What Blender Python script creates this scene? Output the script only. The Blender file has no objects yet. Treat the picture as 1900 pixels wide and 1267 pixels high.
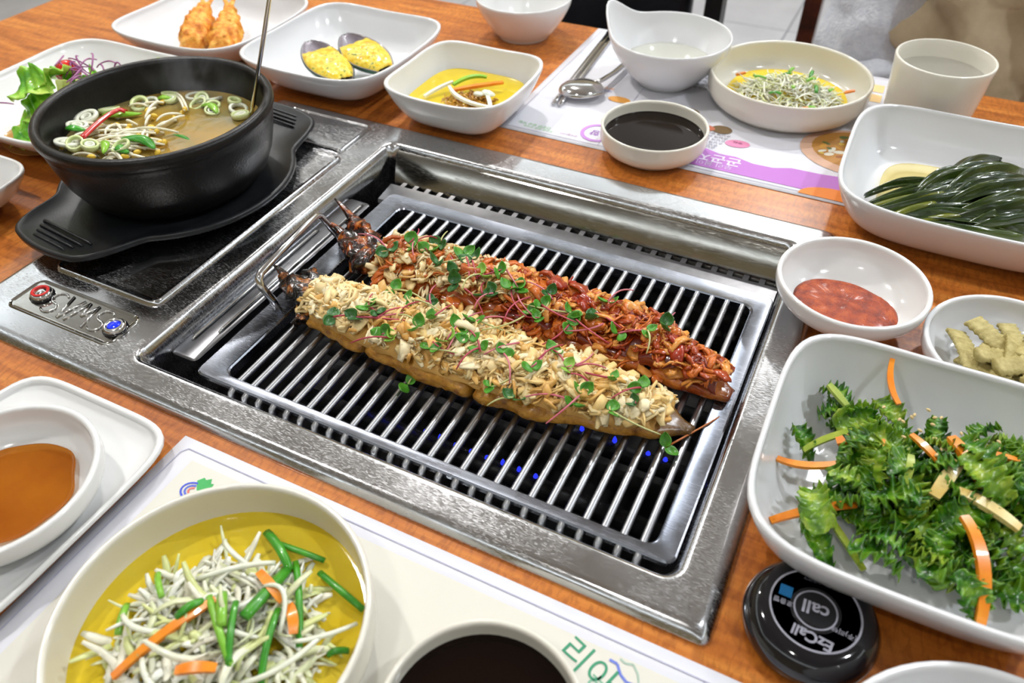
import bpy, math, random
from mathutils import Vector, Matrix, noise, Euler

R = random.Random(11)
scene = bpy.context.scene
COL = scene.collection
PI = math.pi

# ---------------------------------------------------------------- camera
cam_data = bpy.data.cameras.new('camera')
cam = bpy.data.objects.new('camera', cam_data)
COL.objects.link(cam)
cam_data.sensor_width = 36.0
cam_data.lens = 27.0127
cam_data.clip_start = 0.01
cam_data.clip_end = 50
cam.matrix_world = Matrix(((0.89686, -0.29646, 0.32826, 0.55275),
                           (0.44217, 0.61975, -0.64838, -0.19039),
                           (-0.01122, 0.72665, 0.68692, 0.36521),
                           (0, 0, 0, 1)))
cam_data.dof.use_dof = True
cam_data.dof.focus_distance = 0.53
cam_data.dof.aperture_fstop = 8.5
scene.camera = cam

# ---------------------------------------------------------------- world, lamps, exposure
scene.view_settings.view_transform = 'Standard'
scene.view_settings.look = 'None'
scene.view_settings.gamma = 1.0
scene.view_settings.use_curve_mapping = False
scene.view_settings.exposure = 0.28
world = bpy.data.worlds.new('world')
scene.world = world
world.use_nodes = True
world.node_tree.nodes['Background'].inputs[0].default_value = (0.75, 0.82, 1.0, 1)
world.node_tree.nodes['Background'].inputs[1].default_value = 0.12
CEIL = 1.72
SPOTS = [(-0.45, 1.55, 19), (1.10, 1.75, 18), (0.35, 2.55, 11), (-0.70, 0.30, 11), (1.55, 0.40, 9), (0.40, -0.80, 3), (-1.7, 1.6, 9), (2.2, 1.7, 9)]
for sx, sy, p in SPOTS:
    ld = bpy.data.lights.new('downlight_lamp', 'AREA')
    ld.shape = 'DISK'; ld.size = 0.12; ld.energy = p; ld.color = (1.0, 0.98, 0.95) if sx < .5 else (0.88, 0.94, 1.0)
    lo = bpy.data.objects.new('downlight_lamp', ld); COL.objects.link(lo)
    lo.location = (sx, sy, CEIL - 0.03)
# added fill lamps by the walls, shining up so the ceiling gives ambient light
FILLS = [(-2.55, 0.6, 0.2, 4.6, 18), (3.15, 0.6, 0.2, 4.6, 18), (0.3, 3.15, 5.2, 0.2, 18), (0.3, -1.95, 5.2, 0.2, 18)]
for sx, sy, wx_, wy_, p in FILLS:
    ld = bpy.data.lights.new('fill_lamp', 'AREA')
    ld.shape = 'RECTANGLE'; ld.size = wx_; ld.size_y = wy_; ld.energy = p; ld.color = (0.84, 0.92, 1.0)
    lo = bpy.data.objects.new('fill_lamp', ld); COL.objects.link(lo)
    lo.location = (sx, sy, CEIL - 0.28); lo.rotation_euler = (PI, 0, 0)

# ---------------------------------------------------------------- mesh helpers
class MB:
    def __init__(s):
        s.v = []; s.f = []; s.c = []
    def add(s, vs, fs, col=(1, 1, 1)):
        o = len(s.v)
        s.v += [tuple(v) for v in vs]
        s.f += [tuple(i + o for i in f) for f in fs]
        s.c += [col] * len(vs)
        return s
    def loft(s, rings, closed=True, cap0=False, cap1=False, col=(1, 1, 1)):
        n = len(rings[0]); vs = [p for r in rings for p in r]; fs = []
        for i in range(len(rings) - 1):
            for j in range(n if closed else n - 1):
                k = (j + 1) % n
                fs.append((i * n + j, i * n + k, (i + 1) * n + k, (i + 1) * n + j))
        if cap0: fs.append(tuple(range(n - 1, -1, -1)))
        if cap1: fs.append(tuple((len(rings) - 1) * n + j for j in range(n)))
        return s.add(vs, fs, col)
    def box(s, x0, x1, y0, y1, z0, z1, col=(1, 1, 1)):
        v = [(x0, y0, z0), (x1, y0, z0), (x1, y1, z0), (x0, y1, z0), (x0, y0, z1), (x1, y0, z1), (x1, y1, z1), (x0, y1, z1)]
        return s.add(v, [(0, 3, 2, 1), (4, 5, 6, 7), (0, 1, 5, 4), (1, 2, 6, 5), (2, 3, 7, 6), (3, 0, 4, 7)], col)
    def lathe(s, prof, n=48, c=(0, 0), col=(1, 1, 1), caps=True):
        rings = [[(c[0] + max(r, 1e-5) * math.cos(2 * PI * k / n), c[1] + max(r, 1e-5) * math.sin(2 * PI * k / n), z) for k in range(n)] for r, z in prof]
        return s.loft(rings, True, caps and prof[0][0] > 1e-4, caps and prof[-1][0] > 1e-4, col)
    def tube(s, path, rad, n=6, flat=1.0, col=(1, 1, 1), square=False):
        pts = [Vector(p) for p in path]; m = len(pts)
        if not isinstance(rad, (list, tuple)): rad = [rad] * m
        rings = []; up = None
        for i in range(m):
            t = (pts[min(i + 1, m - 1)] - pts[max(i - 1, 0)])
            t = t.normalized() if t.length > 1e-9 else Vector((1, 0, 0))
            if up is None:
                up = Vector((0, 0, 1)) if abs(t.z) < .9 else Vector((0, 1, 0))
            a = t.cross(up)
            a = a.normalized() if a.length > 1e-6 else Vector((1, 0, 0))
            b = a.cross(t).normalized(); up = b
            ring = []
            for k in range(n):
                an = 2 * PI * (k + .5) / n
                ring.append(pts[i] + a * math.cos(an) * rad[i] + b * math.sin(an) * rad[i] * flat)
            rings.append(ring)
        return s.loft(rings, True, True, True, col)
    def sheet(s, nu, nv, fn, th=0.0005, col=(1, 1, 1), wrap=False):
        g = [[Vector(fn(i / (nu - 1), -1 + 2 * j / (nv - 1))) for j in range(nv)] for i in range(nu)]
        nrm = []
        for i in range(nu):
            row = []
            for j in range(nv):
                a = g[min(i + 1, nu - 1)][j] - g[max(i - 1, 0)][j]
                b = g[i][min(j + 1, nv - 1)] - g[i][max(j - 1, 0)]
                q = a.cross(b)
                row.append(q.normalized() if q.length > 1e-12 else Vector((0, 0, 1)))
            nrm.append(row)
        top = [g[i][j] for i in range(nu) for j in range(nv)]
        bot = [g[i][j] - nrm[i][j] * th for i in range(nu) for j in range(nv)]
        N = nu * nv; fs = []
        for i in range(nu - 1):
            for j in range(nv - 1):
                a, b, c, d = i * nv + j, i * nv + j + 1, (i + 1) * nv + j + 1, (i + 1) * nv + j
                fs.append((a, d, c, b)); fs.append((N + a, N + b, N + c, N + d))
        bd = [(0, j) for j in range(nv)] + [(i, nv - 1) for i in range(1, nu)] + [(nu - 1, j) for j in range(nv - 2, -1, -1)] + [(i, 0) for i in range(nu - 2, 0, -1)]
        ids = [i * nv + j for i, j in bd]
        for k in range(len(ids)):
            a, b = ids[k], ids[(k + 1) % len(ids)]
            fs.append((a, b, N + b, N + a))
        return s.add(top + bot, fs, col)
    def xf(s, m, start=0):
        for i in range(start, len(s.v)):
            s.v[i] = tuple(m @ Vector(s.v[i]))
        return s
    def mesh(s, name, smooth=True):
        me = bpy.data.meshes.new(name)
        me.from_pydata(s.v, [], s.f); me.update()
        if any(c != (1, 1, 1) for c in s.c):
            at = me.color_attributes.new('Col', 'FLOAT_COLOR', 'POINT')
            for i, c in enumerate(s.c): at.data[i].color = (c[0], c[1], c[2], 1)
        if smooth:
            me.polygons.foreach_set('use_smooth', [True] * len(me.polygons))
        return me
    def build(s, name, mat, parent=None, smooth=True, loc=(0, 0, 0), rot=(0, 0, 0), sharp=None):
        me = s.mesh(name, smooth)
        if smooth and sharp: me.set_sharp_from_angle(angle=math.radians(sharp))
        return inst(name, me, mat, parent, loc, rot)

def inst(name, me, mat, parent=None, loc=(0, 0, 0), rot=(0, 0, 0), scale=None):
    if mat is not None and len(me.materials) == 0: me.materials.append(mat)
    o = bpy.data.objects.new(name, me); COL.objects.link(o)
    o.parent = parent; o.location = loc; o.rotation_euler = rot
    if scale: o.scale = scale
    return o

def tag(o, label=None, cat=None, group=None, kind=None):
    if label: o['label'] = label
    if cat: o['category'] = cat
    if group: o['group'] = group
    if kind: o['kind'] = kind
    return o

def thing(name, label, cat, loc=(0, 0, 0), rz=0, group=None):
    o = bpy.data.objects.new(name, None); COL.objects.link(o)
    o.empty_display_size = 0.02
    o.location = loc; o.rotation_euler = (0, 0, rz)
    return tag(o, label, cat, group)

def nz(x, y, z, s=1.0, seed=0):
    return noise.noise(Vector((x * s + seed * 7.3, y * s + seed * 3.1, z * s - seed * 5.7)))

def superring(a, b, e, z, n=72, cx=0, cy=0, lift=0):
    out = []
    for k in range(n):
        t = 2 * PI * (k + .5) / n
        c, s_ = math.cos(t), math.sin(t)
        # points evenly spread: project direction on the superellipse
        r = (abs(c) ** e + abs(s_) ** e) ** (-1 / e)
        x, y = r * c, r * s_
        q = max(0, abs(x * y)) ** 2
        out.append((cx + a * x, cy + b * y, z + lift * q))
    return out

def rrect(x0, x1, y0, y1, r, z, k=6):
    out = []
    for cx, cy, a0 in ((x1 - r, y1 - r, 0), (x0 + r, y1 - r, 90), (x0 + r, y0 + r, 180), (x1 - r, y0 + r, 270)):
        for i in range(k + 1):
            a = math.radians(a0 + 90 * i / k)
            out.append((cx + r * math.cos(a), cy + r * math.sin(a), z))
    return out

def bez(p0, p1, p2, n=8):
    p0, p1, p2 = Vector(p0), Vector(p1), Vector(p2)
    return [p0 * (1 - t) ** 2 + p1 * 2 * t * (1 - t) + p2 * t * t for t in [i / (n - 1) for i in range(n)]]

# ---------------------------------------------------------------- materials
def srgb(r, g, b):
    def f(c):
        c /= 255
        return c / 12.92 if c <= .04045 else ((c + .055) / 1.055) ** 2.4
    return (f(r), f(g), f(b), 1)

def newmat(name):
    m = bpy.data.materials.new(name); m.use_nodes = True
    nt = m.node_tree; nt.nodes.clear()
    out = nt.nodes.new('ShaderNodeOutputMaterial')
    return m, nt, out

def N(nt, t, **kw):
    n = nt.nodes.new(t)
    for k, v in kw.items():
        if k in n.inputs: n.inputs[k].default_value = v
        else: setattr(n, k, v)
    return n

def ramp(nt, src, stops):
    r = nt.nodes.new('ShaderNodeValToRGB')
    el = r.color_ramp.elements
    while len(el) < len(stops): el.new(0.5)
    for e, (p, c) in zip(el, stops):
        e.position = p; e.color = c
    nt.links.new(src, r.inputs[0])
    return r

def pm(name, stops, scale=40, rough=.4, metal=0, bump=0, bscale=300, coat=0, sss=0, attr=False, stretch=(1, 1, 1), detail=4, spec=.5, trans=0, emit=None, ior=1.45, rrange=None, crough=.05):
    """principled material: noise -> colour ramp (stops: list of colours or (pos, colour)), optional bump."""
    m, nt, out = newmat(name)
    b = N(nt, 'ShaderNodeBsdfPrincipled'); nt.links.new(b.outputs[0], out.inputs[0])
    b.inputs['Roughness'].default_value = rough; b.inputs['Metallic'].default_value = metal
    b.inputs['Specular IOR Level'].default_value = spec; b.inputs['IOR'].default_value = ior
    b.inputs['Coat Weight'].default_value = coat; b.inputs['Coat Roughness'].default_value = crough
    b.inputs['Transmission Weight'].default_value = trans
    tc = N(nt, 'ShaderNodeTexCoord'); mp = N(nt, 'ShaderNodeMapping')
    mp.inputs['Scale'].default_value = stretch
    nt.links.new(tc.outputs['Object'], mp.inputs[0])
    if not isinstance(stops, list): stops = [stops]
    if len(stops[0]) == 4 and not isinstance(stops[0][1], tuple):
        k = len(stops); stops = [(.3 + .4 * i / max(1, k - 1), c) for i, c in enumerate(stops)]
    col = None
    if len(stops) > 1:
        t = N(nt, 'ShaderNodeTexNoise', Scale=scale, Detail=detail, Roughness=.6)
        nt.links.new(mp.outputs[0], t.inputs['Vector'])
        col = ramp(nt, t.outputs[0], stops).outputs[0]
        if rrange:
            mr = N(nt, 'ShaderNodeMapRange'); mr.inputs[3].default_value = rrange[0]; mr.inputs[4].default_value = rrange[1]
            nt.links.new(t.outputs[0], mr.inputs[0]); nt.links.new(mr.outputs[0], b.inputs['Roughness'])
    if attr:
        a = N(nt, 'ShaderNodeVertexColor', layer_name='Col')
        if col is None: col = a.outputs[0]
        else:
            mx = N(nt, 'ShaderNodeMix', data_type='RGBA', blend_type='MULTIPLY'); mx.inputs[0].default_value = 1
            nt.links.new(col, mx.inputs[6]); nt.links.new(a.outputs[0], mx.inputs[7]); col = mx.outputs[2]
    if col is None: b.inputs['Base Color'].default_value = stops[0][1]
    else: nt.links.new(col, b.inputs['Base Color'])
    if sss:
        b.inputs['Subsurface Weight'].default_value = sss
        b.inputs['Subsurface Radius'].default_value = (.004, .003, .002); b.inputs['Subsurface Scale'].default_value = 1
    if bump:
        t2 = N(nt, 'ShaderNodeTexNoise', Scale=bscale, Detail=3)
        nt.links.new(mp.outputs[0], t2.inputs['Vector'])
        bp = N(nt, 'ShaderNodeBump', Strength=bump, Distance=.001)
        nt.links.new(t2.outputs[0], bp.inputs['Height']); nt.links.new(bp.outputs[0], b.inputs['Normal'])
    if emit:
        b.inputs['Emission Color'].default_value = emit[0]; b.inputs['Emission Strength'].default_value = emit[1]
    return m

def liquid(name, body, tint, opac=.5, rough=.03, nscale=60, body2=None, bump=0):
    """thin layer of liquid: tinted see-through film mixed with cloudy body, glossy on top."""
    m, nt, out = newmat(name)
    tr = N(nt, 'ShaderNodeBsdfTransparent'); tr.inputs[0].default_value = tint
    df = N(nt, 'ShaderNodeBsdfDiffuse'); df.inputs[0].default_value = body
    if body2:
        tc = N(nt, 'ShaderNodeTexCoord'); t = N(nt, 'ShaderNodeTexNoise', Scale=nscale, Detail=3)
        nt.links.new(tc.outputs['Object'], t.inputs['Vector'])
        nt.links.new(ramp(nt, t.outputs[0], [(.35, body), (.65, body2)]).outputs[0], df.inputs[0])
    mx = N(nt, 'ShaderNodeMixShader'); mx.inputs[0].default_value = opac
    nt.links.new(tr.outputs[0], mx.inputs[1]); nt.links.new(df.outputs[0], mx.inputs[2])
    gl = N(nt, 'ShaderNodeBsdfGlossy'); gl.inputs['Roughness'].default_value = rough
    fr = N(nt, 'ShaderNodeFresnel'); fr.inputs[0].default_value = 1.36
    m2 = N(nt, 'ShaderNodeMixShader')
    nt.links.new(fr.outputs[0], m2.inputs[0]); nt.links.new(mx.outputs[0], m2.inputs[1]); nt.links.new(gl.outputs[0], m2.inputs[2])
    nt.links.new(m2.outputs[0], out.inputs[0])
    if bump:
        tc = N(nt, 'ShaderNodeTexCoord'); t = N(nt, 'ShaderNodeTexNoise', Scale=140, Detail=2)
        nt.links.new(tc.outputs['Object'], t.inputs['Vector'])
        bp = N(nt, 'ShaderNodeBump', Strength=bump, Distance=.001)
        nt.links.new(t.outputs[0], bp.inputs['Height']); nt.links.new(bp.outputs[0], gl.inputs['Normal']); nt.links.new(bp.outputs[0], fr.inputs['Normal'])
    return m

def steel(name, base, r0, r1, scr=.25, bumpd=.00002, sc=1.0):
    """scratched stainless steel: cloudy roughness plus crossing sets of short scratches."""
    m, nt, out = newmat(name)
    b = N(nt, 'ShaderNodeBsdfPrincipled'); nt.links.new(b.outputs[0], out.inputs[0])
    b.inputs['Metallic'].default_value = 1; b.inputs['Base Color'].default_value = base
    tc = N(nt, 'ShaderNodeTexCoord')
    acc = None
    for i, (rz, st) in enumerate(((.5, (40, 600, 60)), (-.9, (46, 700, 60)), (1.35, (52, 640, 60)))):
        mp = N(nt, 'ShaderNodeMapping'); mp.inputs['Rotation'].default_value = (0, 0, rz)
        mp.inputs['Scale'].default_value = tuple(q * sc for q in st); mp.inputs['Location'].default_value = (i * 3.1, i, 0)
        nt.links.new(tc.outputs['Object'], mp.inputs[0])
        t = N(nt, 'ShaderNodeTexNoise', Scale=3.0, Detail=2, Distortion=.35)
        nt.links.new(mp.outputs[0], t.inputs['Vector'])
        rr = ramp(nt, t.outputs[0], [(.565, (0, 0, 0, 1)), (.70, (1, 1, 1, 1))])
        if acc is None: acc = rr.outputs[0]
        else:
            mx = N(nt, 'ShaderNodeMath', operation='MAXIMUM')
            nt.links.new(acc, mx.inputs[0]); nt.links.new(rr.outputs[0], mx.inputs[1]); acc = mx.outputs[0]
    cl = N(nt, 'ShaderNodeTexNoise', Scale=22, Detail=4, Roughness=.6); nt.links.new(tc.outputs['Object'], cl.inputs['Vector'])
    clr = ramp(nt, cl.outputs[0], [(.38, (0, 0, 0, 1)), (.66, (1, 1, 1, 1))])
    mr = N(nt, 'ShaderNodeMapRange'); mr.inputs[3].default_value = r0; mr.inputs[4].default_value = r1
    nt.links.new(clr.outputs[0], mr.inputs[0])
    mk = N(nt, 'ShaderNodeTexNoise', Scale=13, Detail=3, Roughness=.55); nt.links.new(tc.outputs['Object'], mk.inputs['Vector'])
    mkr = ramp(nt, mk.outputs[0], [(.36, (.30, .30, .30, 1)), (.60, (1, 1, 1, 1))])
    mm = N(nt, 'ShaderNodeMath', operation='MULTIPLY'); nt.links.new(acc, mm.inputs[0]); nt.links.new(mkr.outputs[0], mm.inputs[1]); acc = mm.outputs[0]
    ml = N(nt, 'ShaderNodeMath', operation='MULTIPLY_ADD'); ml.inputs[1].default_value = scr
    nt.links.new(acc, ml.inputs[0]); nt.links.new(mr.outputs[0], ml.inputs[2])
    nt.links.new(ml.outputs[0], b.inputs['Roughness'])
    return m

def wood_mat(name, c1, c2, c3, s=1.0, rough=.3):
    m, nt, out = newmat(name)
    b = N(nt, 'ShaderNodeBsdfPrincipled'); nt.links.new(b.outputs[0], out.inputs[0])
    tc = N(nt, 'ShaderNodeTexCoord')
    mp = N(nt, 'ShaderNodeMapping'); mp.inputs['Scale'].default_value = (6 * s, 55 * s, 20 * s)
    nt.links.new(tc.outputs['Object'], mp.inputs[0])
    a = N(nt, 'ShaderNodeTexNoise', Scale=2, Detail=5, Distortion=.5); nt.links.new(mp.outputs[0], a.inputs['Vector'])
    mp2 = N(nt, 'ShaderNodeMapping'); mp2.inputs['Scale'].default_value = (190 * s, 75 * s, 60 * s); mp2.inputs['Rotation'].default_value = (0, 0, .12)
    nt.links.new(tc.outputs['Object'], mp2.inputs[0])
    c = N(nt, 'ShaderNodeTexNoise', Scale=1.6, Detail=3, Distortion=.6); nt.links.new(mp2.outputs[0], c.inputs['Vector'])
    ra = ramp(nt, a.outputs[0], [(.3, c1), (.5, c2), (.72, c3)])
    rc = ramp(nt, c.outputs[0], [(.38, (.62, .55, .5, 1)), (.55, (1, 1, 1, 1))])
    mx = N(nt, 'ShaderNodeMix', data_type='RGBA', blend_type='MULTIPLY'); mx.inputs[0].default_value = .65
    nt.links.new(ra.outputs[0], mx.inputs[6]); nt.links.new(rc.outputs[0], mx.inputs[7])
    nt.links.new(mx.outputs[2], b.inputs['Base Color'])
    b.inputs['Roughness'].default_value = rough; b.inputs['Coat Weight'].default_value = .25; b.inputs['Coat Roughness'].default_value = .18
    return m

M = {}
M['wood'] = wood_mat('table_wood', srgb(158, 84, 26), srgb(194, 112, 40), srgb(216, 138, 58))
M['darkwood'] = wood_mat('chair_wood', srgb(72, 30, 16), srgb(96, 42, 22), srgb(120, 58, 30))
M['steel'] = steel('frame_steel', (.58, .585, .60, 1), .08, .18, .34, 0, 1.9)
M['steel_clean'] = steel('smooth_steel', (.44, .43, .40, 1), .08, .15, .16, 0)
M['steel_grate'] = steel('grate_steel', (.31, .33, .38, 1), .18, .30, .1, 0)
M['bar_steel'] = steel('bar_steel', (.47, .48, .50, 1), .26, .36, .06, 0)
M['chrome'] = pm('chrome', (.72, .72, .73, 1), metal=1, rough=.12)
M['dark_steel'] = pm('sooty_steel', [(.10, .10, .105, 1), (.22, .22, .23, 1)], metal=1, rough=.3, scale=30)
M['soot'] = pm('burnt_black', [(.006, .006, .006, 1), (.02, .018, .018, 1)], rough=.45, scale=60, bump=.4, bscale=200)
M['white'] = pm('white_melamine', (.82, .82, .81, 1), rough=.12)
M['white2'] = pm('cool_white_melamine', (.78, .785, .80, 1), rough=.12)
M['cream'] = pm('cream_melamine', (.78, .75, .66, 1), rough=.15)
M['stone'] = pm('black_stoneware', [(.005, .0045, .0045, 1), (.012, .011, .011, 1)], rough=.36, scale=90, bump=.25, bscale=500, spec=.4)
M['tray'] = pm('black_melamine', [(.008, .009, .011, 1), (.014, .016, .019, 1)], rough=.36, scale=60, bump=.12, bscale=900)
M['paper'] = pm('placemat_paper', [(.70, .70, .76, 1), (.74, .74, .79, 1)], rough=.55, scale=12)
M['black_gloss'] = pm('black_gloss', (.006, .006, .009, 1), rough=.08, coat=.6)
def flat(name, rgb, rough=.6): 
    M[name] = pm(name, srgb(*rgb), rough=rough); return M[name]

# ================================================================ room
FLOOR = -0.74
def struct(name, mb, mat, smooth=False, parent=None):
    o = mb.build(name, mat, parent, smooth); o['kind'] = 'structure'; return o
M['wall'] = pm('beige_wall', [srgb(178, 164, 132), srgb(188, 174, 142)], rough=.8, scale=3)
M['ceil'] = pm('ceiling_white', srgb(225, 224, 220), rough=.9)
M['floor'] = pm('pale_floor', [srgb(176, 178, 186), srgb(190, 192, 200)], rough=.35, scale=6)
M['grout'] = pm('floor_joint', srgb(120, 122, 130), rough=.8)
fl = struct('floor', MB().box(-2.8, 3.4, -2.2, 3.4, FLOOR - .1, FLOOR - .004), M['grout'])
tile_me = MB().box(-.2975, .2975, -.2975, .2975, -.004, 0).mesh('tile', False)
for ix in range(-4, 6):
    for iy in range(0, 6):
        inst('tile', tile_me, M['floor'], fl, (ix * .6 - .1, iy * .6 + .05, FLOOR))
struct('ceiling', MB().box(-2.8, 3.4, -2.2, 3.4, CEIL, CEIL + .1), M['ceil'])
struct('wall_back', MB().box(-2.9, 3.5, 3.4, 3.5, FLOOR, CEIL), M['wall'])
struct('wall_front', MB().box(-2.9, 3.5, -2.3, -2.2, FLOOR, CEIL), M['wall'])
struct('wall_left', MB().box(-2.9, -2.8, -2.3, 3.5, FLOOR, CEIL), M['wall'])
struct('wall_right', MB().box(3.4, 3.5, -2.3, 3.5, FLOOR, CEIL), M['wall'])

M['lampglow'] = pm('lamp_glow', (1, 1, 1, 1), emit=((1, .97, .92, 1), 14))
M['lampglow'].cycles.emission_sampling = 'NONE'
M['panelglow'] = pm('panel_glow', (1, 1, 1, 1), emit=((.86, .92, 1, 1), 4))
M['panelglow'].cycles.emission_sampling = 'NONE'
ring_me = MB().lathe([(.105, 0), (.105, -.008), (.085, -.012), (.078, -.004), (.078, 0)], 32).mesh('trim_ring')
lens_me = MB().lathe([(.001, -.004), (.076, -.004), (.076, 0), (.001, 0)], 32).mesh('lens')
for k, (sx, sy, p) in enumerate(SPOTS):
    t = thing('ceiling_downlight', 'round white recessed ceiling downlight above the table area', 'ceiling light', (sx, sy, CEIL), group='ceiling downlights')
    inst('trim_ring', ring_me, M['white'], t); inst('lens', lens_me, M['lampglow'], t)
for k, (sx, sy, wx_, wy_, p) in enumerate(FILLS):  # added troughs that house the fill lamps
    t = thing('fill_trough', 'added white fill light trough along the %s wall' % ('left', 'right', 'back', 'front')[k], 'cove light', (sx, sy, CEIL - .30))
    MB().box(-wx_ / 2 - .04, wx_ / 2 + .04, -wy_ / 2 - .04, wy_ / 2 + .04, -.03, 0).build('trough', M['white'], t, False)
    for s1 in (-1, 1):
        if wx_ < wy_: MB().box(s1 * (wx_ / 2 + .03) - .01, s1 * (wx_ / 2 + .03) + .01, -wy_ / 2 - .04, wy_ / 2 + .04, 0, .09).build('lip', M['white'], t, False)
        else: MB().box(-wx_ / 2 - .04, wx_ / 2 + .04, s1 * (wy_ / 2 + .03) - .01, s1 * (wy_ / 2 + .03) + .01, 0, .09).build('lip', M['white'], t, False)

# ================================================================ table with a hole for the grill
tb = thing('dining_table', 'orange-brown wood-grain restaurant table with a grill set in it', 'table', (0, 0, FLOOR))
TX0, TX1, TY0, TY1 = -.468, 1.03, -.33, .698
m = MB()
def rr(x0, x1, y0, y1, r, z): return rrect(x0, x1, y0, y1, r, z, 4)
zt = -FLOOR
m.loft([rr(.02, .54, .02, .36, .01, zt - .04), rr(.02, .54, .02, .36, .01, zt), rr(TX0 + .003, TX1 - .003, TY0 + .003, TY1 - .003, .012, zt), rr(TX0, TX1, TY0, TY1, .014, zt - .003),
        rr(TX0, TX1, TY0, TY1, .014, zt - .037), rr(TX0 + .003, TX1 - .003, TY0 + .003, TY1 - .003, .012, zt - .04), rr(.02, .54, .02, .36, .01, zt - .04)])
m.build('tabletop', M['wood'], tb, sharp=30)
for lx in (TX0 + .07, TX1 - .07):
    for ly in (TY0 + .07, TY1 - .07):
        MB().box(lx - .03, lx + .03, ly - .03, ly + .03, 0, zt - .04).build('leg', M['darkwood'], tb, False)

# ================================================================ built-in gas grill
gr = thing('table_grill', 'scratched stainless steel gas grill set into the wooden table', 'grill', (0, 0, 0))
W, D = .56, .378
OX0, OX1, OY0, OY1 = .157, .5355, .026, .344
m = MB()
def outer(i, z, r): return rrect(i, W - i, i, D - i, r, z)
def inner(i, z, r): return rrect(OX0 + i, OX1 - i, OY0 + i, OY1 - i, r, z)
m.loft([outer(0, .0003, .006), outer(.0005, .002, .006), outer(.005, .0052, .007), outer(.0068, .006, .007), outer(.0085, .006, .007), inner(-.005, .006, .012), inner(-.003, .006, .012), inner(-.0012, .0056, .011),
        inner(.0003, .0042, .010), inner(.0036, -.0030, .009), inner(.0042, -.014, .008), inner(.0044, -.07, .008)])
m.build('frame', M['steel'], gr, sharp=50)
m = MB(); m.loft([inner(.004, -.085, .008), inner(.0042, -.07, .008)], cap0=True)
m.build('drip_tray', M['soot'], gr)
# burner cover, rear cover and control plate: raised plates with a rolled bead
def plate(name, x0, x1, y0, y1, r, z, bead, mat, parent):
    b = MB()
    def q(i, zz): return rrect(x0 + i, x1 - i, y0 + i, y1 - i, max(r - i, .001), zz)
    b.loft([q(-bead * .6, .0058), q(0, z + bead * .5), q(bead * .5, z + bead * .8), q(bead * 1.1, z + bead * .5), q(bead * 1.7, z), q(bead * 3, z)], cap1=True)
    return b.build(name, mat, parent, sharp=40)
plate('burner_cover', .030, .134, .070, .301, .008, .0075, .0022, M['steel'], gr)
plate('rear_cover', .030, .1265, .307, .360, .006, .0072, .0016, M['steel'], gr)
cp = plate('control_plate', .032, .1345, .0250, .0575, .007, .0062, .0011, M['steel_clean'], gr)
# embossed letters, upside down as the plate faces the other side of the table
def strokes(ch):
    if ch == 'S':
        pts = []
        for i in range(9):
            a = math.radians(40 + i * 230 / 8); pts.append((.5 + .42 * math.cos(a), .74 + .24 * math.sin(a)))
        for i in range(9):
            a = math.radians(90 - i * 230 / 8); pts.append((.5 + .44 * math.cos(a), .26 + .25 * math.sin(a)))
        return [pts]
    if ch == 'W': return [[(.0, 1), (.25, 0)], [(.25, 0), (.5, .62)], [(.5, .62), (.75, 0)], [(.75, 0), (1, 1)]]
    if ch == 'A': return [[(.0, 0), (.45, 1)], [(.45, 1), (.95, 0)]]
x = .1165
for ch, w in (('S', .0135), ('W', .0175), ('A', .0125), ('S', .0135)):
    b = MB()
    for st in strokes(ch):
        b.tube([(x - u * w, .0525 - v * .0215, .0066) for u, v in st], .0009, 6)
    b.build('letter', M['chrome'], cp, smooth=True)
    x -= w + .0008
M['redring'] = pm('red_ring', srgb(214, 36, 34), rough=.35)
M['bluelens'] = pm('blue_lens', srgb(12, 34, 190), rough=.12, coat=.5, emit=((.01, .05, .9, 1), .35))
def button(x, y, kind):
    b = MB(); b.lathe([(.0088, 0), (.0088, .0012), (.0082, .0016)], 32)
    o = b.build('button', M['black_gloss'], gr, loc=(x, y, .0062))
    d = MB(); d.lathe([(.0078, .0012), (.0078, .0034), (.0068, .0046), (.0064, .0047), (.0062, .0012)], 32, caps=False)
    d.build('bezel', M['chrome'], o, sharp=40)
    if kind == 'red':
        d = MB(); d.lathe([(.0064, .0047), (.0064, .0052), (.0046, .0052), (.0046, .0047)], 32); d.build('red_ring', M['redring'], o)
        d = MB(); d.lathe([(.0045, .0047), (.0045, .0050), (.001, .0050)], 24)
        d.build('centre_disc', M['chrome'], o)
        tag(o, 'steel push button with a red ring', None)
    else:
        d = MB(); d.lathe([(.0064, .0047), (.0052, .0050), (.0046, .0036)], 32, caps=False); d.build('collar', M['chrome'], o)
        d = MB(); d.lathe([(.0047, .0034), (.0040, .0042), (.0020, .0045), (.0005, .0046)], 24); d.build('blue_lens', M['bluelens'], o)
        tag(o, 'steel push button with a blue glass lens', None)
button(.0492, .0436, 'red'); button(.1262, .0404, 'blue')
# interior: rear deflector, bridges over the slots, rear ledge, left shelf
m = MB(); m.loft([[(.166, .3425, .001), (.530, .3425, .001)], [(.166, .3395, .0005), (.530, .3395, .0005)], [(.1665, .3385, -.0006), (.530, .3385, -.0006)], [(.172, .3235, -.0185), (.529, .3235, -.0185)], [(.172, .322, -.024), (.529, .322, -.024)]], closed=False)
m.build('rear_deflector', M['steel_clean'], gr, sharp=30)
bm_ = MB().box(-.0022, .0022, -.0035, .0045, -.002, 0).mesh('bridge', False)
for i in range(27):
    inst('bridge', bm_, M['dark_steel'], gr, (.184 + i * .0128, .3185, -.0195))
m = MB(); m.loft([[(.172, .3165, -.024), (.530, .3165, -.024)], [(.172, .3165, -.0195), (.530, .3165, -.0195)], [(.176, .289, -.0185), (.530, .289, -.0185)], [(.177, .2865, -.021), (.530, .2865, -.021)], [(.177, .2865, -.03), (.530, .2865, -.03)]], closed=False)
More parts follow.
